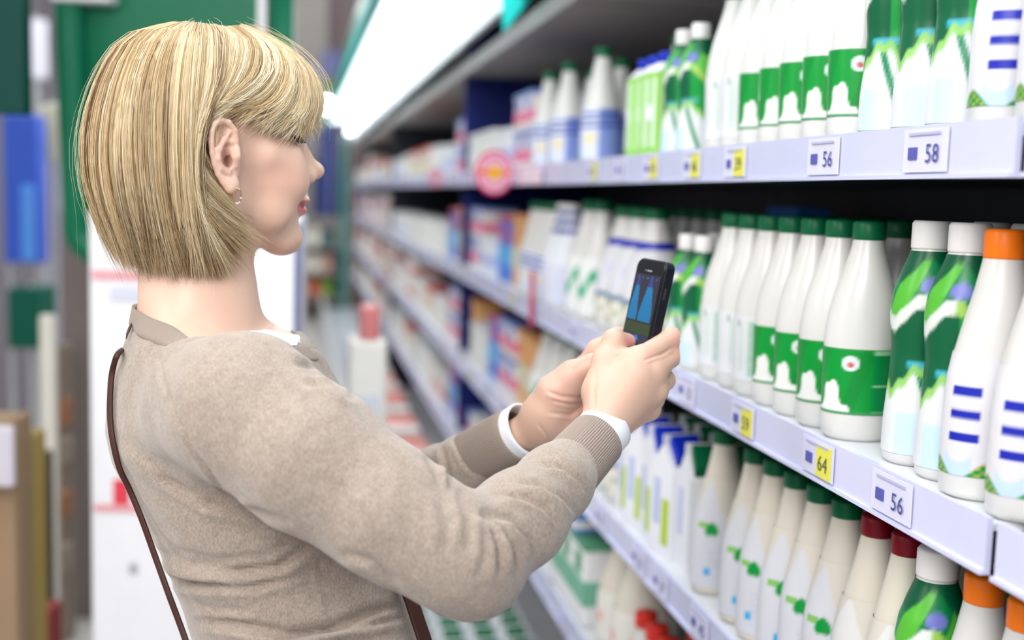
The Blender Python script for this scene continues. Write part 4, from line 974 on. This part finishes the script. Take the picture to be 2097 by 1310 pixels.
def knit_mat():
    m = mat('beige_knit', (.405, .335, .285), .85, sheen=.35, spec=.2, var=.05); nt = m.node_tree; b = nt.nodes['Principled BSDF']
    tc = nt.nodes['Texture Coordinate']; v = nt.nodes.new('ShaderNodeTexNoise'); v.inputs['Scale'].default_value = 620; v.inputs['Detail'].default_value = 4; v.inputs['Roughness'].default_value = .7
    mp = nt.nodes.new('ShaderNodeMapping'); mp.inputs['Scale'].default_value = (1, 1, .45); nt.links.new(tc.outputs['Object'], mp.inputs[0]); nt.links.new(mp.outputs[0], v.inputs['Vector'])
    n2 = nt.nodes.new('ShaderNodeTexNoise'); n2.inputs['Scale'].default_value = 90; n2.inputs['Detail'].default_value = 2; nt.links.new(tc.outputs['Object'], n2.inputs['Vector'])
    mx = nt.nodes.new('ShaderNodeMix'); mx.data_type = 'RGBA'; mx.inputs[6].default_value = (.255, .200, .160, 1); mx.inputs[7].default_value = (.430, .355, .300, 1)
    ad = nt.nodes.new('ShaderNodeMath'); ad.operation = 'MULTIPLY_ADD'; ad.inputs[1].default_value = .2; nt.links.new(n2.outputs['Fac'], ad.inputs[0]); 
    sc = nt.nodes.new('ShaderNodeMath'); sc.operation = 'MULTIPLY'; sc.inputs[1].default_value = .8; nt.links.new(v.outputs['Fac'], sc.inputs[0]); nt.links.new(sc.outputs[0], ad.inputs[2])
    rm = nt.nodes.new('ShaderNodeMapRange'); rm.inputs[1].default_value = .36; rm.inputs[2].default_value = .64; nt.links.new(ad.outputs[0], rm.inputs[0]); nt.links.new(rm.outputs[0], mx.inputs[0])
    nt.links.new(mx.outputs[2], b.inputs['Base Color'])
    bp = nt.nodes.new('ShaderNodeBump'); bp.inputs['Strength'].default_value = .5; bp.inputs['Distance'].default_value = .0012; nt.links.new(v.outputs['Fac'], bp.inputs['Height']); nt.links.new(bp.outputs['Normal'], b.inputs['Normal'])
    return m
KNIT = knit_mat(); RIB = mat('ribbed_knit', (.30, .24, .20), .85, sheen=.3, spec=.2, bump=(500, .4, .0008)); SHIRT = mat('white_cotton', (.84, .85, .9), .7, bump=(300, .2, .0008))
LEATH = mat('brown_leather', (.055, .018, .014), .5, bump=(350, .4, .0005)); DENIM = mat('dark_denim', (.03, .04, .09), .8, bump=(400, .3, .0008))

hv, hfc, hc = build_head()
rv, rf = build_hand_r(); lv, lf = build_hand_l(); iv, if_ = build_body_inner()
handc = lambda V: np.tile(np.array([.62, .40, .305]), (len(V), 1))
def hand_cols(V, F, marks):
    c = handc(V); pr = proj(V)[:, :2]
    for (x, y, r, col, a) in marks:
        m = np.exp(-(((pr[:, 0] - x) ** 2 + (pr[:, 1] - y) ** 2) / r ** 2))[:, None] * a; c = c * (1 - m) + np.array(col) * m
    return c
RED = (.62, .28, .23)
rv = press(rv, rf, [([(1258, 734), (1268, 727), (1282, 720)], 3, .0016), ([(1318, 738), (1345, 728), (1362, 722)], 3, .0012), ([(1352, 728), (1362, 722), (1375, 712)], 3, .0012), ([(1222, 760), (1216, 800), (1215, 840)], 5, .0008)])
rc = hand_cols(rv, rf, [(1289, 698, 9, (.74, .27, .27), .85), (1382, 690, 16, RED, .45), (1380, 722, 12, RED, .4), (1250, 690, 14, RED, .35), (1330, 735, 14, RED, .35)])
lv = press(lv, lf, [([(1118, 800), (1150, 812), (1185, 815), (1212, 800)], 4, .0015), ([(1130, 820), (1165, 828), (1205, 822)], 3, .0012), ([(1120, 845), (1170, 850), (1200, 825), (1212, 800)], 4, .0014), ([(1163, 752), (1185, 735), (1210, 722)], 3, .0014), ([(1100, 865), (1118, 890), (1128, 915)], 3, .0009)])
lc = hand_cols(lv, lf, [(1200, 730, 26, RED, .5), (1200, 850, 30, RED, .45), (1165, 745, 16, RED, .4), (1150, 790, 40, (.70, .36, .30), .4)])
def join(parts):
    V = []; F = []; Cc = []; n = 0
    for v, f, c in parts: V.append(v); F.append(f + n); Cc.append(c); n += len(v)
    return np.concatenate(V), np.concatenate(F), np.concatenate(Cc)
bv, bf_, bc = join([(hv, hfc, hc), build_ear(1), build_ear(-1), (rv, rf, rc), (lv, lf, lc), (iv, if_, handc(iv))])
person = link('person', mesh('person', bv, bf_, skin, True, bc)); tag(person, 'blonde woman in beige sweater photographing milk with a phone held in both hands', 'person')
tv, tf = build_trousers(); link('trousers', mesh('trousers', tv, tf, DENIM, True), person)
for sg in (1, -1):
    xv, xf = build_shoe(sg); link('shoe', mesh('shoe', xv, xf, LEATH, True), person)
sv, sf = build_sweater(); sweater = link('sweater', mesh('sweater', sv, sf, KNIT, True), person)

# cuffs
def ring_tube(name, stations, m, parent, n=160, rib=0.0, nrib=40, thick=.002, closed=False):
    """tube through stations (centre, axis-side a, radius a, side b, radius b) with turned-in edge"""
    v = []; k = len(stations)
    for (c, a, ra, b, rb) in stations:
        for t in np.linspace(0, 2 * math.pi, n, False):
            d = rib * math.cos(nrib * t); v.append(c + a * (ra + d) * math.cos(t) + b * (rb + d) * math.sin(t))
    f = [(i * n + j, i * n + (j + 1) % n, (i + 1) * n + (j + 1) % n, (i + 1) * n + j) for i in range(k - 1) for j in range(n)]
    o = link(name, mesh(name, v, f, m, True), parent)
    return o
def cuff(p0, p1, r0, r1, m, name, parent, rib, nrib, lip=.003, flat=.9, rows=8):
    ax = n_(p1 - p0); a = n_(np.cross(ax, bw)); b = np.cross(ax, a); st = []
    for t in np.linspace(0, 1, rows): st.append((p0 + (p1 - p0) * t, a, r0 + (r1 - r0) * t, b, (r0 + (r1 - r0) * t) * flat))
    st.append((p1 + ax * .001, a, r1 - lip * .4, b, (r1 - lip * .4) * flat)); st.append((p1, a, r1 - lip, b, (r1 - lip) * flat)); st.append((p1 - ax * .02, a, r1 - lip * 1.2, b, (r1 - lip * 1.2) * flat))
    return ring_tube(name, st, m, parent, n=nrib * 6 if rib else 64, rib=rib, nrib=nrib)
cuff(W(1150, 978, 1.127), W(1223, 898, 1.174), .0318, .0288, RIB, 'sleeve_cuff', sweater, .00042, 76, flat=.95)
cuff(W(960, 940, 1.350), W(1057, 889, 1.308), .0310, .0312, RIB, 'sleeve_cuff', sweater, .00042, 74, flat=.95)
cuff(W(1190, 934, 1.155), W(1243, 873, 1.190), .0265, .0280, SHIRT, 'shirt_cuff', person, 0, 0, flat=.95)
cuff(W(1040, 898, 1.318), W(1078, 878, 1.300), .0295, .0312, SHIRT, 'shirt_cuff', person, 0, 0, flat=.95)
# ---------------------------------------------------------------- collar, shirt, strap, phone, hair
def sample(D, Fd, Q):
    g = (Q - Fd.lo) / Fd.h; g = np.clip(g, 0, np.array(D.shape) - 1.001); i = g.astype(int); t = g - i; r = 0
    for a in (0, 1):
        for b in (0, 1):
            for c in (0, 1): r = r + D[i[:, 0] + a, i[:, 1] + b, i[:, 2] + c] * (t[:, 0] if a else 1 - t[:, 0]) * (t[:, 1] if b else 1 - t[:, 1]) * (t[:, 2] if c else 1 - t[:, 2])
    return r
def ring_at(V, d, n=120):
    """first way out of the body around the neck, at height d over the neckline plane"""
    D, Fd = V; e1 = n_(bf - (bf @ NPN) * NPN); e2 = np.cross(NPN, e1); A = np.arange(n) / n * 2 * math.pi - math.pi; rs = np.arange(.03, .17, .001)
    o = NC + NPN * d; dr = np.cos(A)[:, None] * e1 + np.sin(A)[:, None] * e2
    val = np.stack([sample(D, Fd, o + dr * r) for r in rs], 1); k = np.argmax(val > 0, 1); k = np.maximum(k, 1); v0, v1 = val[np.arange(n), k - 1], val[np.arange(n), k]
    R = rs[k - 1] + .001 * (v0 / (v0 - v1 - 1e-9)); R = np.median(np.stack([np.roll(R, q) for q in range(-2, 3)]), 0)
    for _ in range(3): R = (np.roll(R, 1) + R * 2 + np.roll(R, -1)) / 4
    return A, R, e1, e2
NC = NECK + ((NP0 - NECK) @ NPN) * NPN + .012 * bf
def collar(name, off, s0, s1, m, parent, rows=6, n=240, rib=0, thick=.0015):
    """band lying on the skin from arc length s0(a) to s1(a) above the neckline"""
    D, Fd = HEADF.D, HEADF; ds = np.arange(-.006, .075, .002); R = np.stack([ring_at((D, Fd), d)[1] for d in ds])
    A0 = ring_at((D, Fd), 0)[0]; A = np.linspace(-math.pi, math.pi, n, False); R = np.stack([np.interp(A, A0, r, period=2 * math.pi) for r in R])
    arc = np.concatenate([np.zeros((1, n)), np.cumsum(np.hypot(np.diff(R, axis=0), .002), 0)]); _, _, e1, e2 = ring_at((D, Fd), 0)
    prof = [(t, off) for t in np.linspace(0, 1, rows)] + [(1.0, off - thick), (0.0, off - thick)]; v = []
    for t, o in prof:
        for j, a in enumerate(A):
            q = s0(a) + (s1(a) - s0(a)) * t; d = np.interp(q, arc[:, j], ds); r = np.interp(q, arc[:, j], R[:, j])
            v.append(NC + NPN * (d + o * .7) + (r + o * .7 + (rib * math.cos(j * math.pi / 2) if rib else 0)) * (e1 * math.cos(a) + e2 * math.sin(a)))
    k = len(prof); f = [(i * n + j, i * n + (j + 1) % n, ((i + 1) % k) * n + (j + 1) % n, ((i + 1) % k) * n + j) for i in range(k) for j in range(n)]
    return link(name, mesh(name, v, f, m, True), parent)
e1 = n_(bf - (bf @ NPN) * NPN); e2 = np.cross(NPN, e1); sgn = 1 if e2 @ bs > 0 else -1
collar('neckband', .0075, lambda a: .0, lambda a: .018 + .014 * math.exp(-((a * sgn - 1.5) / .7) ** 2), RIB, sweater, n=560, rib=.0003, thick=.005)
def shirt_h(a):
    b = a * sgn   # 0 = front, +90 deg = camera side
    return .016 + .036 * math.exp(-((b - 1.1) / .85) ** 2) + .008 * math.exp(-((b - .1) / .6) ** 2)
collar('shirt_neck', .0035, lambda a: .008, shirt_h, SHIRT, person, n=220, thick=.003)
# shoulder bag with long strap
SVP = proj(sv); SVN = vnorm(sv, sf); _fc = ((CAMP - sv) * SVN).sum(1) > 0
def snap(px, py, off=.0025, rad=9):
    d = np.hypot(SVP[:, 0] - px, SVP[:, 1] - py); m = np.where((d < rad) & _fc)[0]
    if not len(m): return None
    i = m[np.argmin(SVP[m, 2])]; return P(px, py, SVP[i, 2]) + SVN[i] * off
def ribbon(name, pts, wdir, hw, th, m, parent):
    v = []; k = len(pts)
    for i, p in enumerate(pts):
        t = n_(pts[min(i + 1, k - 1)] - pts[max(i - 1, 0)]); wv = n_(wdir[i] - (wdir[i] @ t) * t); nn = np.cross(t, wv)
        for a, b in ((-1, -1), (-1, 1), (-.8, 1.25), (.8, 1.25), (1, 1), (1, -1)): v.append(p + wv * hw * a + nn * th * b)
    n = 6; f = [(i * n + j, i * n + (j + 1) % n, (i + 1) * n + (j + 1) % n, (i + 1) * n + j) for i in range(k - 1) for j in range(n)] + [tuple(range(n)), tuple((k - 1) * n + j for j in reversed(range(n)))]
    return link(name, mesh(name, v, f, m, True), parent)
def smooth_pts(pts, m=6):
    pts = np.array(pts); n = len(pts); out = []
    for i in range(n - 1):
        p0, p1, p2, p3 = pts[max(i - 1, 0)], pts[i], pts[i + 1], pts[min(i + 2, n - 1)]
        for t in np.linspace(0, 1, m, False): out.append(.5 * ((2 * p1) + (-p0 + p2) * t + (2 * p0 - 5 * p1 + 4 * p2 - p3) * t * t + (-p0 + 3 * p1 - 3 * p2 + p3) * t ** 3))
    return np.array(out + [pts[-1]])
tk = [snap(x, y, .0012) for x, y in ((270, 664), (267, 674), (263, 684), (261, 694))]; tk = [q for q in tk if q is not None]
if len(tk) > 2: MB().tube(tk, [.0008, .0016, .0013, .0006][:len(tk)], 8).build('collar_stitch', mat('dark_thread', (.10, .06, .05), .8), sweater, True)
bag = empty('shoulder_bag', tuple(P(640, 1720, .97))); tag(bag, 'thin dark brown leather bag strap running down her back and past her waist', 'bag')
bagm = Matrix.Translation(-bag.location)
def left_edge(y):
    m = np.abs(SVP[:, 1] - y) < 4; return float(SVP[m, 0].min())
spts = [P(left_edge(716) + 60, 716, 1.36), P(left_edge(716) + 22, 712, 1.30)]
for y, dx in ((722, 4), (760, 7), (810, 11), (860, 15), (905, 18), (955, 18), (1000, 14)):
    x = left_edge(y) + dx; q = snap(x, y); spts.append(q if q is not None else P(x, y, 1.21))
zl = float(proj(spts[-1])[2])
spts += [P(290, 1062, zl - .004), P(318, 1140, zl - .01), P(345, 1215, zl - .02), P(380, 1310, zl - .03), P(420, 1430, zl - .06), P(520, 1600, .98)]
sp = smooth_pts(spts); o = ribbon('strap', sp, [n_(bs * .6 + bf * .8)] * len(sp), .0027, .0011, LEATH, bag); o.matrix_parent_inverse = bagm
fp = smooth_pts([P(800, 1120, 1.18), P(822, 1180, 1.165), P(840, 1222, 1.16), P(856, 1270, 1.15), P(872, 1320, 1.14), P(890, 1400, 1.12), P(860, 1520, 1.09), P(760, 1600, .98)])
o = ribbon('strap', fp, [n_(bf * .9 - bs * .4)] * len(fp), .0085, .0016, LEATH, bag); o.matrix_parent_inverse = bagm
bgo = MB().box(-.13, .13, -.035, .035, -.09, .09, b=.02).build('bag_body', LEATH, bag); bgo.rotation_euler = (0, 0, math.atan2(bf[1], bf[0])); bgo.location = (0, 0, .0)
# smartphone
pn = empty('smartphone'); tag(pn, 'black smartphone held upright in both hands with camera view on its screen', 'phone')
PT, PB = P(1346, 533, 1.262), P(1300, 742, 1.268)
pu = n_(PT - PB); view = n_((PT + PB) / 2 - CAMP); prr = n_(np.cross(view, pu)); phi = math.radians(60)
pw = math.cos(phi) * prr - math.sin(phi) * view; pw = n_(pw - (pw @ pu) * pu); pN = np.cross(pu, pw); pN = pN if pN @ view < 0 else -pN
PM = Matrix(((pw[0], pN[0], pu[0], 0), (pw[1], pN[1], pu[1], 0), (pw[2], pN[2], pu[2], 0), (0, 0, 0, 1)))
pc_ = (PT + PB) / 2; PM.translation = Vector(pc_); pn.matrix_world = PM
PHH, PHW, PHT = float(np.linalg.norm(PT - PB)) / 2, .0315, .0062
def rrect(hw, hh, r, y0, y1, m, name, parent, ed=.0012, n=6):
    out = []
    for cx, cz, a0 in ((hw - r, hh - r, 0), (-hw + r, hh - r, 90), (-hw + r, -hh + r, 180), (hw - r, -hh + r, 270)):
        for t in np.linspace(0, 90, n): a = math.radians(a0 + t); out.append((cx + r * math.cos(a), cz + r * math.sin(a), math.cos(a), math.sin(a)))
    k = len(out); v = []; rows = [(y0, -ed), (y0 + ed * .5, -ed * .2), (y0 + ed, 0), (y1 - ed, 0), (y1 - ed * .5, -ed * .2), (y1, -ed)] if ed else [(y0, 0), (y1, 0)]
    for y, o in rows: v += [(x + o * nx, y, z + o * nz) for x, z, nx, nz in out]
    f = [(i * k + j, (i + 1) * k + j, (i + 1) * k + (j + 1) % k, i * k + (j + 1) % k) for i in range(len(rows) - 1) for j in range(k)] + [tuple(range(k)), tuple((len(rows) - 1) * k + j for j in reversed(range(k)))]
    return link(name, mesh(name, v, f, m), parent)
PCASE = mat('phone_case', (.004, .005, .012), .35, spec=.3); PGL = mat('phone_glass', (.003, .003, .004), .06, spec=.25); PST = mat('phone_speaker', (.5, .5, .52), .3, metal=.5)
rrect(PHW, PHH, .010, -PHT, PHT - .001, PCASE, 'phone_case', pn); rrect(PHW - .0016, PHH - .0016, .0085, PHT - .0012, PHT, PGL, 'front_glass', pn, .0004)
MB().box(-.005, .005, PHT, PHT + .0002, PHH - .0135, PHH - .0120, b=.0).build('earpiece', PST, pn)
MB().tube([(-.0085, PHT, PHH - .0128), (-.0085, PHT + .0002, PHH - .0128)], .0008, 10).build('front_camera', PST, pn)
MB().box(PHW - .001, PHW + .0004, -.001, .0022, PHH - .040, PHH - .028, b=.0003).build('volume_button', mat('phone_button', (.03, .03, .035), .4), pn)
# lit screen: a grid whose colours are the camera picture it shows
sw, shh = PHW - .0045, .0375; nx, nz = 44, 66; v = []; cc = []
for j in range(nz + 1):
    for i in range(nx + 1):
        x = -1 + 2 * i / nx; z = -1 + 2 * j / nz; v.append((x * sw, PHT + .0003, z * shh + .002))
        c = (.02, .018, .03)
        if z > -.28: c = (.03, .025, .045)
        for bx, bw_ in ((-.66, .36), (.34, .50)):
            hgt = (z + .36) / 1.25
            if 0 < hgt < 1.05 and abs(x - bx) < bw_ * (1.0 if hgt < .2 else max(0, 1 - (hgt - .2) / .95) ** .9): c = (.0, .22 + .05 * hgt, .52 + .1 * hgt) if hgt < .8 else (.03, .06, .4)
        if -.72 < z < -.36 and not (0 < (z + .42)): c = (.04, .07, .01)
        if z < -.70: c = (.03, .03, .07)
        if abs(z - .90) < .03 and -.8 < x < .8 and int(x * 9) % 3 == 0: c = (.05, .1, .35)
        if (x / .2) ** 2 + ((z + .86) / .085) ** 2 < 1: c = (.05, .25, .85)
        cc.append(c)
f = [(j * (nx + 1) + i, j * (nx + 1) + i + 1, (j + 1) * (nx + 1) + i + 1, (j + 1) * (nx + 1) + i) for j in range(nz) for i in range(nx)]
sm = mat('phone_screen', rough=.1, vcol=True, spec=.2); nt = sm.node_tree; nt.links.new(nt.nodes['Attribute'].outputs['Color'], nt.nodes['Principled BSDF'].inputs['Emission Color']); nt.nodes['Principled BSDF'].inputs['Emission Strength'].default_value = .62; [nt.links.remove(l) for l in list(nt.nodes['Principled BSDF'].inputs['Base Color'].links)]; nt.nodes['Principled BSDF'].inputs['Base Color'].default_value = (.01, .01, .012, 1)
link('screen', mesh('screen', v, f, sm, True, np.array(cc)), pn)

# hair: locks laid over guide curves in the head's own frame
GA = [[(-.035, 0, .136), (-.085, 0, .117), (-.113, 0, .072), (-.126, 0, .015), (-.119, 0, -.045), (-.084, 0, -.106)],
      [(-.030, .010, .135), (-.075, .032, .119), (-.102, .050, .072), (-.114, .057, .012), (-.107, .054, -.048), (-.080, .041, -.108)],
      [(-.025, .012, .136), (-.055, .050, .119), (-.078, .078, .072), (-.083, .085, .010), (-.077, .080, -.050), (-.060, .062, -.110)],
      [(-.015, .014, .136), (-.030, .058, .117), (-.042, .086, .070), (-.048, .096, .008), (-.044, .091, -.052), (-.030, .074, -.113)],
      [(.000, .014, .135), (-.004, .058, .119), (-.014, .085, .072), (-.036, .093, .018), (-.034, .090, -.045), (-.006, .076, -.108)],
      [(.012, .014, .134), (.016, .054, .115), (-.004, .080, .074), (-.042, .086, .030), (-.040, .090, -.030), (.026, .080, -.080)]]
GB = [GA[5], [(.030, .012, .136), (.040, .050, .113), (.030, .074, .082), (.000, .083, .060), (-.032, .086, .041), (-.044, .088, .000)]]
GC = [[(.030, .012, .137), (.050, .044, .117), (.050, .067, .090), (.030, .077, .066), (.006, .082, .057), (-.020, .086, .049)],
      [(.033, .011, .137), (.060, .043, .116), (.070, .061, .090), (.062, .072, .062), (.046, .075, .046), (.030, .076, .040)],
      [(.036, .009, .137), (.068, .040, .116), (.087, .053, .090), (.089, .062, .062), (.082, .064, .044), (.070, .064, .030)],
      [(.038, .005, .137), (.075, .030, .116), (.098, .041, .089), (.103, .047, .064), (.099, .047, .048), (.091, .045, .034)],
      [(.040, .000, .136), (.080, .010, .114), (.104, .016, .086), (.111, .018, .062), (.108, .018, .047), (.102, .017, .033)],
      [(.040, -.004, .136), (.078, -.016, .114), (.105, -.022, .086), (.113, -.025, .060), (.109, -.025, .040), (.101, -.024, .024)],
      [(.036, -.008, .137), (.068, -.038, .116), (.087, -.052, .090), (.090, -.060, .062), (.083, -.062, .040), (.070, -.062, .024)]]
mir = lambda G: [[(f, -s, u) for f, s, u in g] for g in G]
def cat_eval(G, T):
    """G: (m, 6, 3) control rows, T samples -> (m, len(T), 3) Catmull-Rom"""
    n = G.shape[1]; x = T * (n - 1); i = np.minimum(x.astype(int), n - 2); t = (x - i)[None, :, None]
    g = lambda k: G[:, np.clip(k, 0, n - 1)]
    p0, p1, p2, p3 = g(i - 1), g(i), g(i + 1), g(i + 2)
    return .5 * ((2 * p1) + (-p0 + p2) * t + (2 * p0 - 5 * p1 + 4 * p2 - p3) * t * t + (-p0 + 3 * p1 - 3 * p2 + p3) * t ** 3)
HC0 = np.array([-.012, 0, .02])
def locks(G, n, nclump, deep=.28, spread=.0035, tone=0.0, rad=.00028, cut=(.9, 1.0), tipj=.006, dark_low=0.0):
    G = np.array(G, float); m = len(G)
    cg = rng.uniform(0, m - 1, nclump); cl = rng.uniform(0, 1, nclump) ** 1.6; co = rng.normal(0, 1, (nclump, 3)); ccol = rng.uniform(0, 1, nclump)
    k = rng.integers(0, nclump, n); g = np.clip(cg[k] + rng.normal(0, .045, n), 0, m - 1.001); i = g.astype(int); fr = (g - i)[:, None, None]
    pts = G[i] * (1 - fr) + G[i + 1] * fr
    lay = np.clip(cl[k] + rng.normal(0, .06, n), 0, 1)[:, None, None]
    prof = np.array([.25, .8, 1, 1, 1, .9])[None, :, None]
    pts = HC0 + (pts - HC0) * (1 - deep * lay * prof * np.array([1, 1, .55]))
    pts = pts + co[k][:, None, :] * .0022 * np.linspace(.2, 1.2, 6)[None, :, None] + rng.normal(0, spread * .35, (n, 1, 3)) * np.linspace(.4, 1, 6)[None, :, None]
    pts[:, -1] += rng.normal(0, tipj, (n, 3)) * .6 + co[k] * tipj * .5
    NP = 13; T = np.linspace(0, 1, NP); E_ = cat_eval(pts, T)
    L = rng.uniform(cut[0], cut[1], n)[:, None, None] ; 
    x = T[None, :] * L[:, :, 0] * (NP - 1); j = np.minimum(x.astype(int), NP - 2); t = (x - j)[..., None]; ii = np.arange(n)[:, None]
    E_ = E_[ii, j] * (1 - t) + E_[ii, j + 1] * t
    # colour
    light, mid, dark = np.array([.98, .87, .64]), np.array([.72, .52, .275]), np.array([.19, .10, .045])
    q = np.clip(ccol[k] * .85 + rng.uniform(-.12, .28, n) + tone, 0, 1)[:, None]
    c = np.where(q < .45, dark + (mid - dark) * (q / .45), mid + (light - mid) * ((q - .45) / .55))
    c = c[:, None, :] * np.ones((1, NP, 1))
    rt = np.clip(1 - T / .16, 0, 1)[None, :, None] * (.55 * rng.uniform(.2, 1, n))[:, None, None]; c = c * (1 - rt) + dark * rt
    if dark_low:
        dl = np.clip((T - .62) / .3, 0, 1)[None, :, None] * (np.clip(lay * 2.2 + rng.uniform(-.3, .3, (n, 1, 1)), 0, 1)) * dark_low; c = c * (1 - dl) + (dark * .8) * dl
    return E_, c, rad
def to_mesh(name, sets, m, parent):
    Vs, Fs, Cs = [], [], []; off = 0
    for E_, c, rad in sets:
        n, NP, _ = E_.shape; Wd = HO + E_ @ HB
        t = np.gradient(Wd, axis=1); t /= np.linalg.norm(t, axis=2, keepdims=True) + 1e-9
        cen = HO + HC0 @ HB; o = Wd - cen; a = np.cross(t, o); a /= np.linalg.norm(a, axis=2, keepdims=True) + 1e-9; b = np.cross(t, a)
        R = (rad * np.array([1] * (NP - 4) + [.9, .75, .5, .2]))[None, :, None] * rng.uniform(.7, 1.3, (n, 1, 1))
        ring = [Wd + R * (math.cos(u) * a * 1.25 + math.sin(u) * b) for u in (0, 2 * math.pi / 3, 4 * math.pi / 3)]
        V = np.stack(ring, 2).reshape(-1, 3); base = (np.arange(n)[:, None] * NP + np.arange(NP - 1)[None, :]).reshape(-1) * 3
        F = np.concatenate([np.stack([base + j, base + (j + 1) % 3, base + 3 + (j + 1) % 3, base + 3 + j], 1) for j in range(3)])
        Vs.append(V); Fs.append(F + off); Cs.append(np.repeat(c.reshape(-1, 3), 3, 0)); off += len(V)
    return link(name, mesh(name, np.concatenate(Vs), np.concatenate(Fs), m, True, np.concatenate(Cs)), parent)
def under(name, G, sc, m, parent, t1=.97):
    G = np.array(G, float); T = np.linspace(0, t1, 24); gi = np.linspace(0, len(G) - 1.001, 40); i = gi.astype(int); fr = (gi - i)[:, None, None]
    pts = G[i] * (1 - fr) + G[i + 1] * fr; pr = np.array([.3, .8, 1, 1, 1, 1])[None, :, None]; pts = HC0 + (pts - HC0) * (1 - sc * pr * np.array([1, 1, .6])); E_ = cat_eval(pts, T)
    Wd = (HO + E_ @ HB).reshape(-1, 3); n, k = 40, 24
    f = [(a * k + b, a * k + b + 1, (a + 1) * k + b + 1, (a + 1) * k + b) for a in range(n - 1) for b in range(k - 1)]
    o = link(name, mesh(name, Wd, f, m, True), parent); return o
HAIR = mat('blonde_hair', rough=.38, vcol=True, spec=.45, coat=.0); HBASE = mat('hair_underlayer', (.33, .21, .10), .6)
full = [g for g in reversed(mir(GA))][:-1] + GA
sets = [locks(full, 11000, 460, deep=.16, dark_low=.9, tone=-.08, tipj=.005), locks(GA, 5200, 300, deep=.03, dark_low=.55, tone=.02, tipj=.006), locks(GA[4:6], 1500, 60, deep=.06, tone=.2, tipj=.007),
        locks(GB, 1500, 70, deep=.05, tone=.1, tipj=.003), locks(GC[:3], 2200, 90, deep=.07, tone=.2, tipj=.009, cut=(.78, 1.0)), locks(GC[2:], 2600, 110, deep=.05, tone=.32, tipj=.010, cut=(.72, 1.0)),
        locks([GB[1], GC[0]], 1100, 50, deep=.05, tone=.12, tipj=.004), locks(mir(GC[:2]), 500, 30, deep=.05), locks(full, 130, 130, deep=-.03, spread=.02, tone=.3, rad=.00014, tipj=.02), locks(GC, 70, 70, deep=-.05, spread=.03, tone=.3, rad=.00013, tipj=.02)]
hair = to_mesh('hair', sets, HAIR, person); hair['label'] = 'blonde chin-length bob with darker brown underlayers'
under('hair_underlayer', full, .17, HBASE, hair); under('hair_underlayer', [GA[5]] + GC + list(reversed(mir([GA[5]]))), .10, mat('hair_underlayer_light', (.5, .36, .18), .6), hair, .55)
# lashes and earring
for sg in (1, -1):
    L_ = []
    for q in np.linspace(-1, 1, 26):
        b = np.array([.0842 - .006 * q * q - .006 * (q > 0) * q, sg * (.031 + .0125 * q), 0.0268 + .0012 * (1 - q * q)]); tip = b + np.array([.0085 - .002 * abs(q), sg * .0050 * q, -.0075])
        mid_ = (b + tip) / 2 + np.array([.001, 0, -.0018]); L_.append(np.array([b, b * .6 + mid_ * .4, mid_, mid_ * .5 + tip * .5, tip]))
    L_ = np.array(L_); to_mesh('eyelashes', [(np.stack([L_[:, 0], L_[:, 1], L_[:, 2], L_[:, 3], L_[:, 4]], 1), np.full((26, 5, 3), .008), .0006)], mat('lash_dark', (.01, .007, .006), .6), person)
GOLD = mat('gold', (.85, .55, .28), .2, metal=1.0); STONE = mat('clear_stone', (.95, .93, .95), .05, trans=.3)
ec = np.array([.0015, .0865, -.026]); er = [ec + np.array([.0035 * math.sin(u) * 1.0, .0045 * math.sin(u) * .3 + .001, -.0065 + .0075 * math.cos(u)]) for u in np.linspace(-.3, 2 * math.pi - .6, 26)]
er = [HO + p @ HB for p in er]; eo = MB().tube(er, .0007, 8).build('earring', GOLD, person, True); eo['label'] = 'small gold hoop earring with clear stones'
for q in (9, 12, 15):
    bm = bmesh.new(); bmesh.ops.create_icosphere(bm, subdivisions=1, radius=.0013); me = bpy.data.meshes.new('stone'); bm.to_mesh(me); bm.free(); me.materials.append(STONE); so = link('stone', me, eo); so.location = er[q]
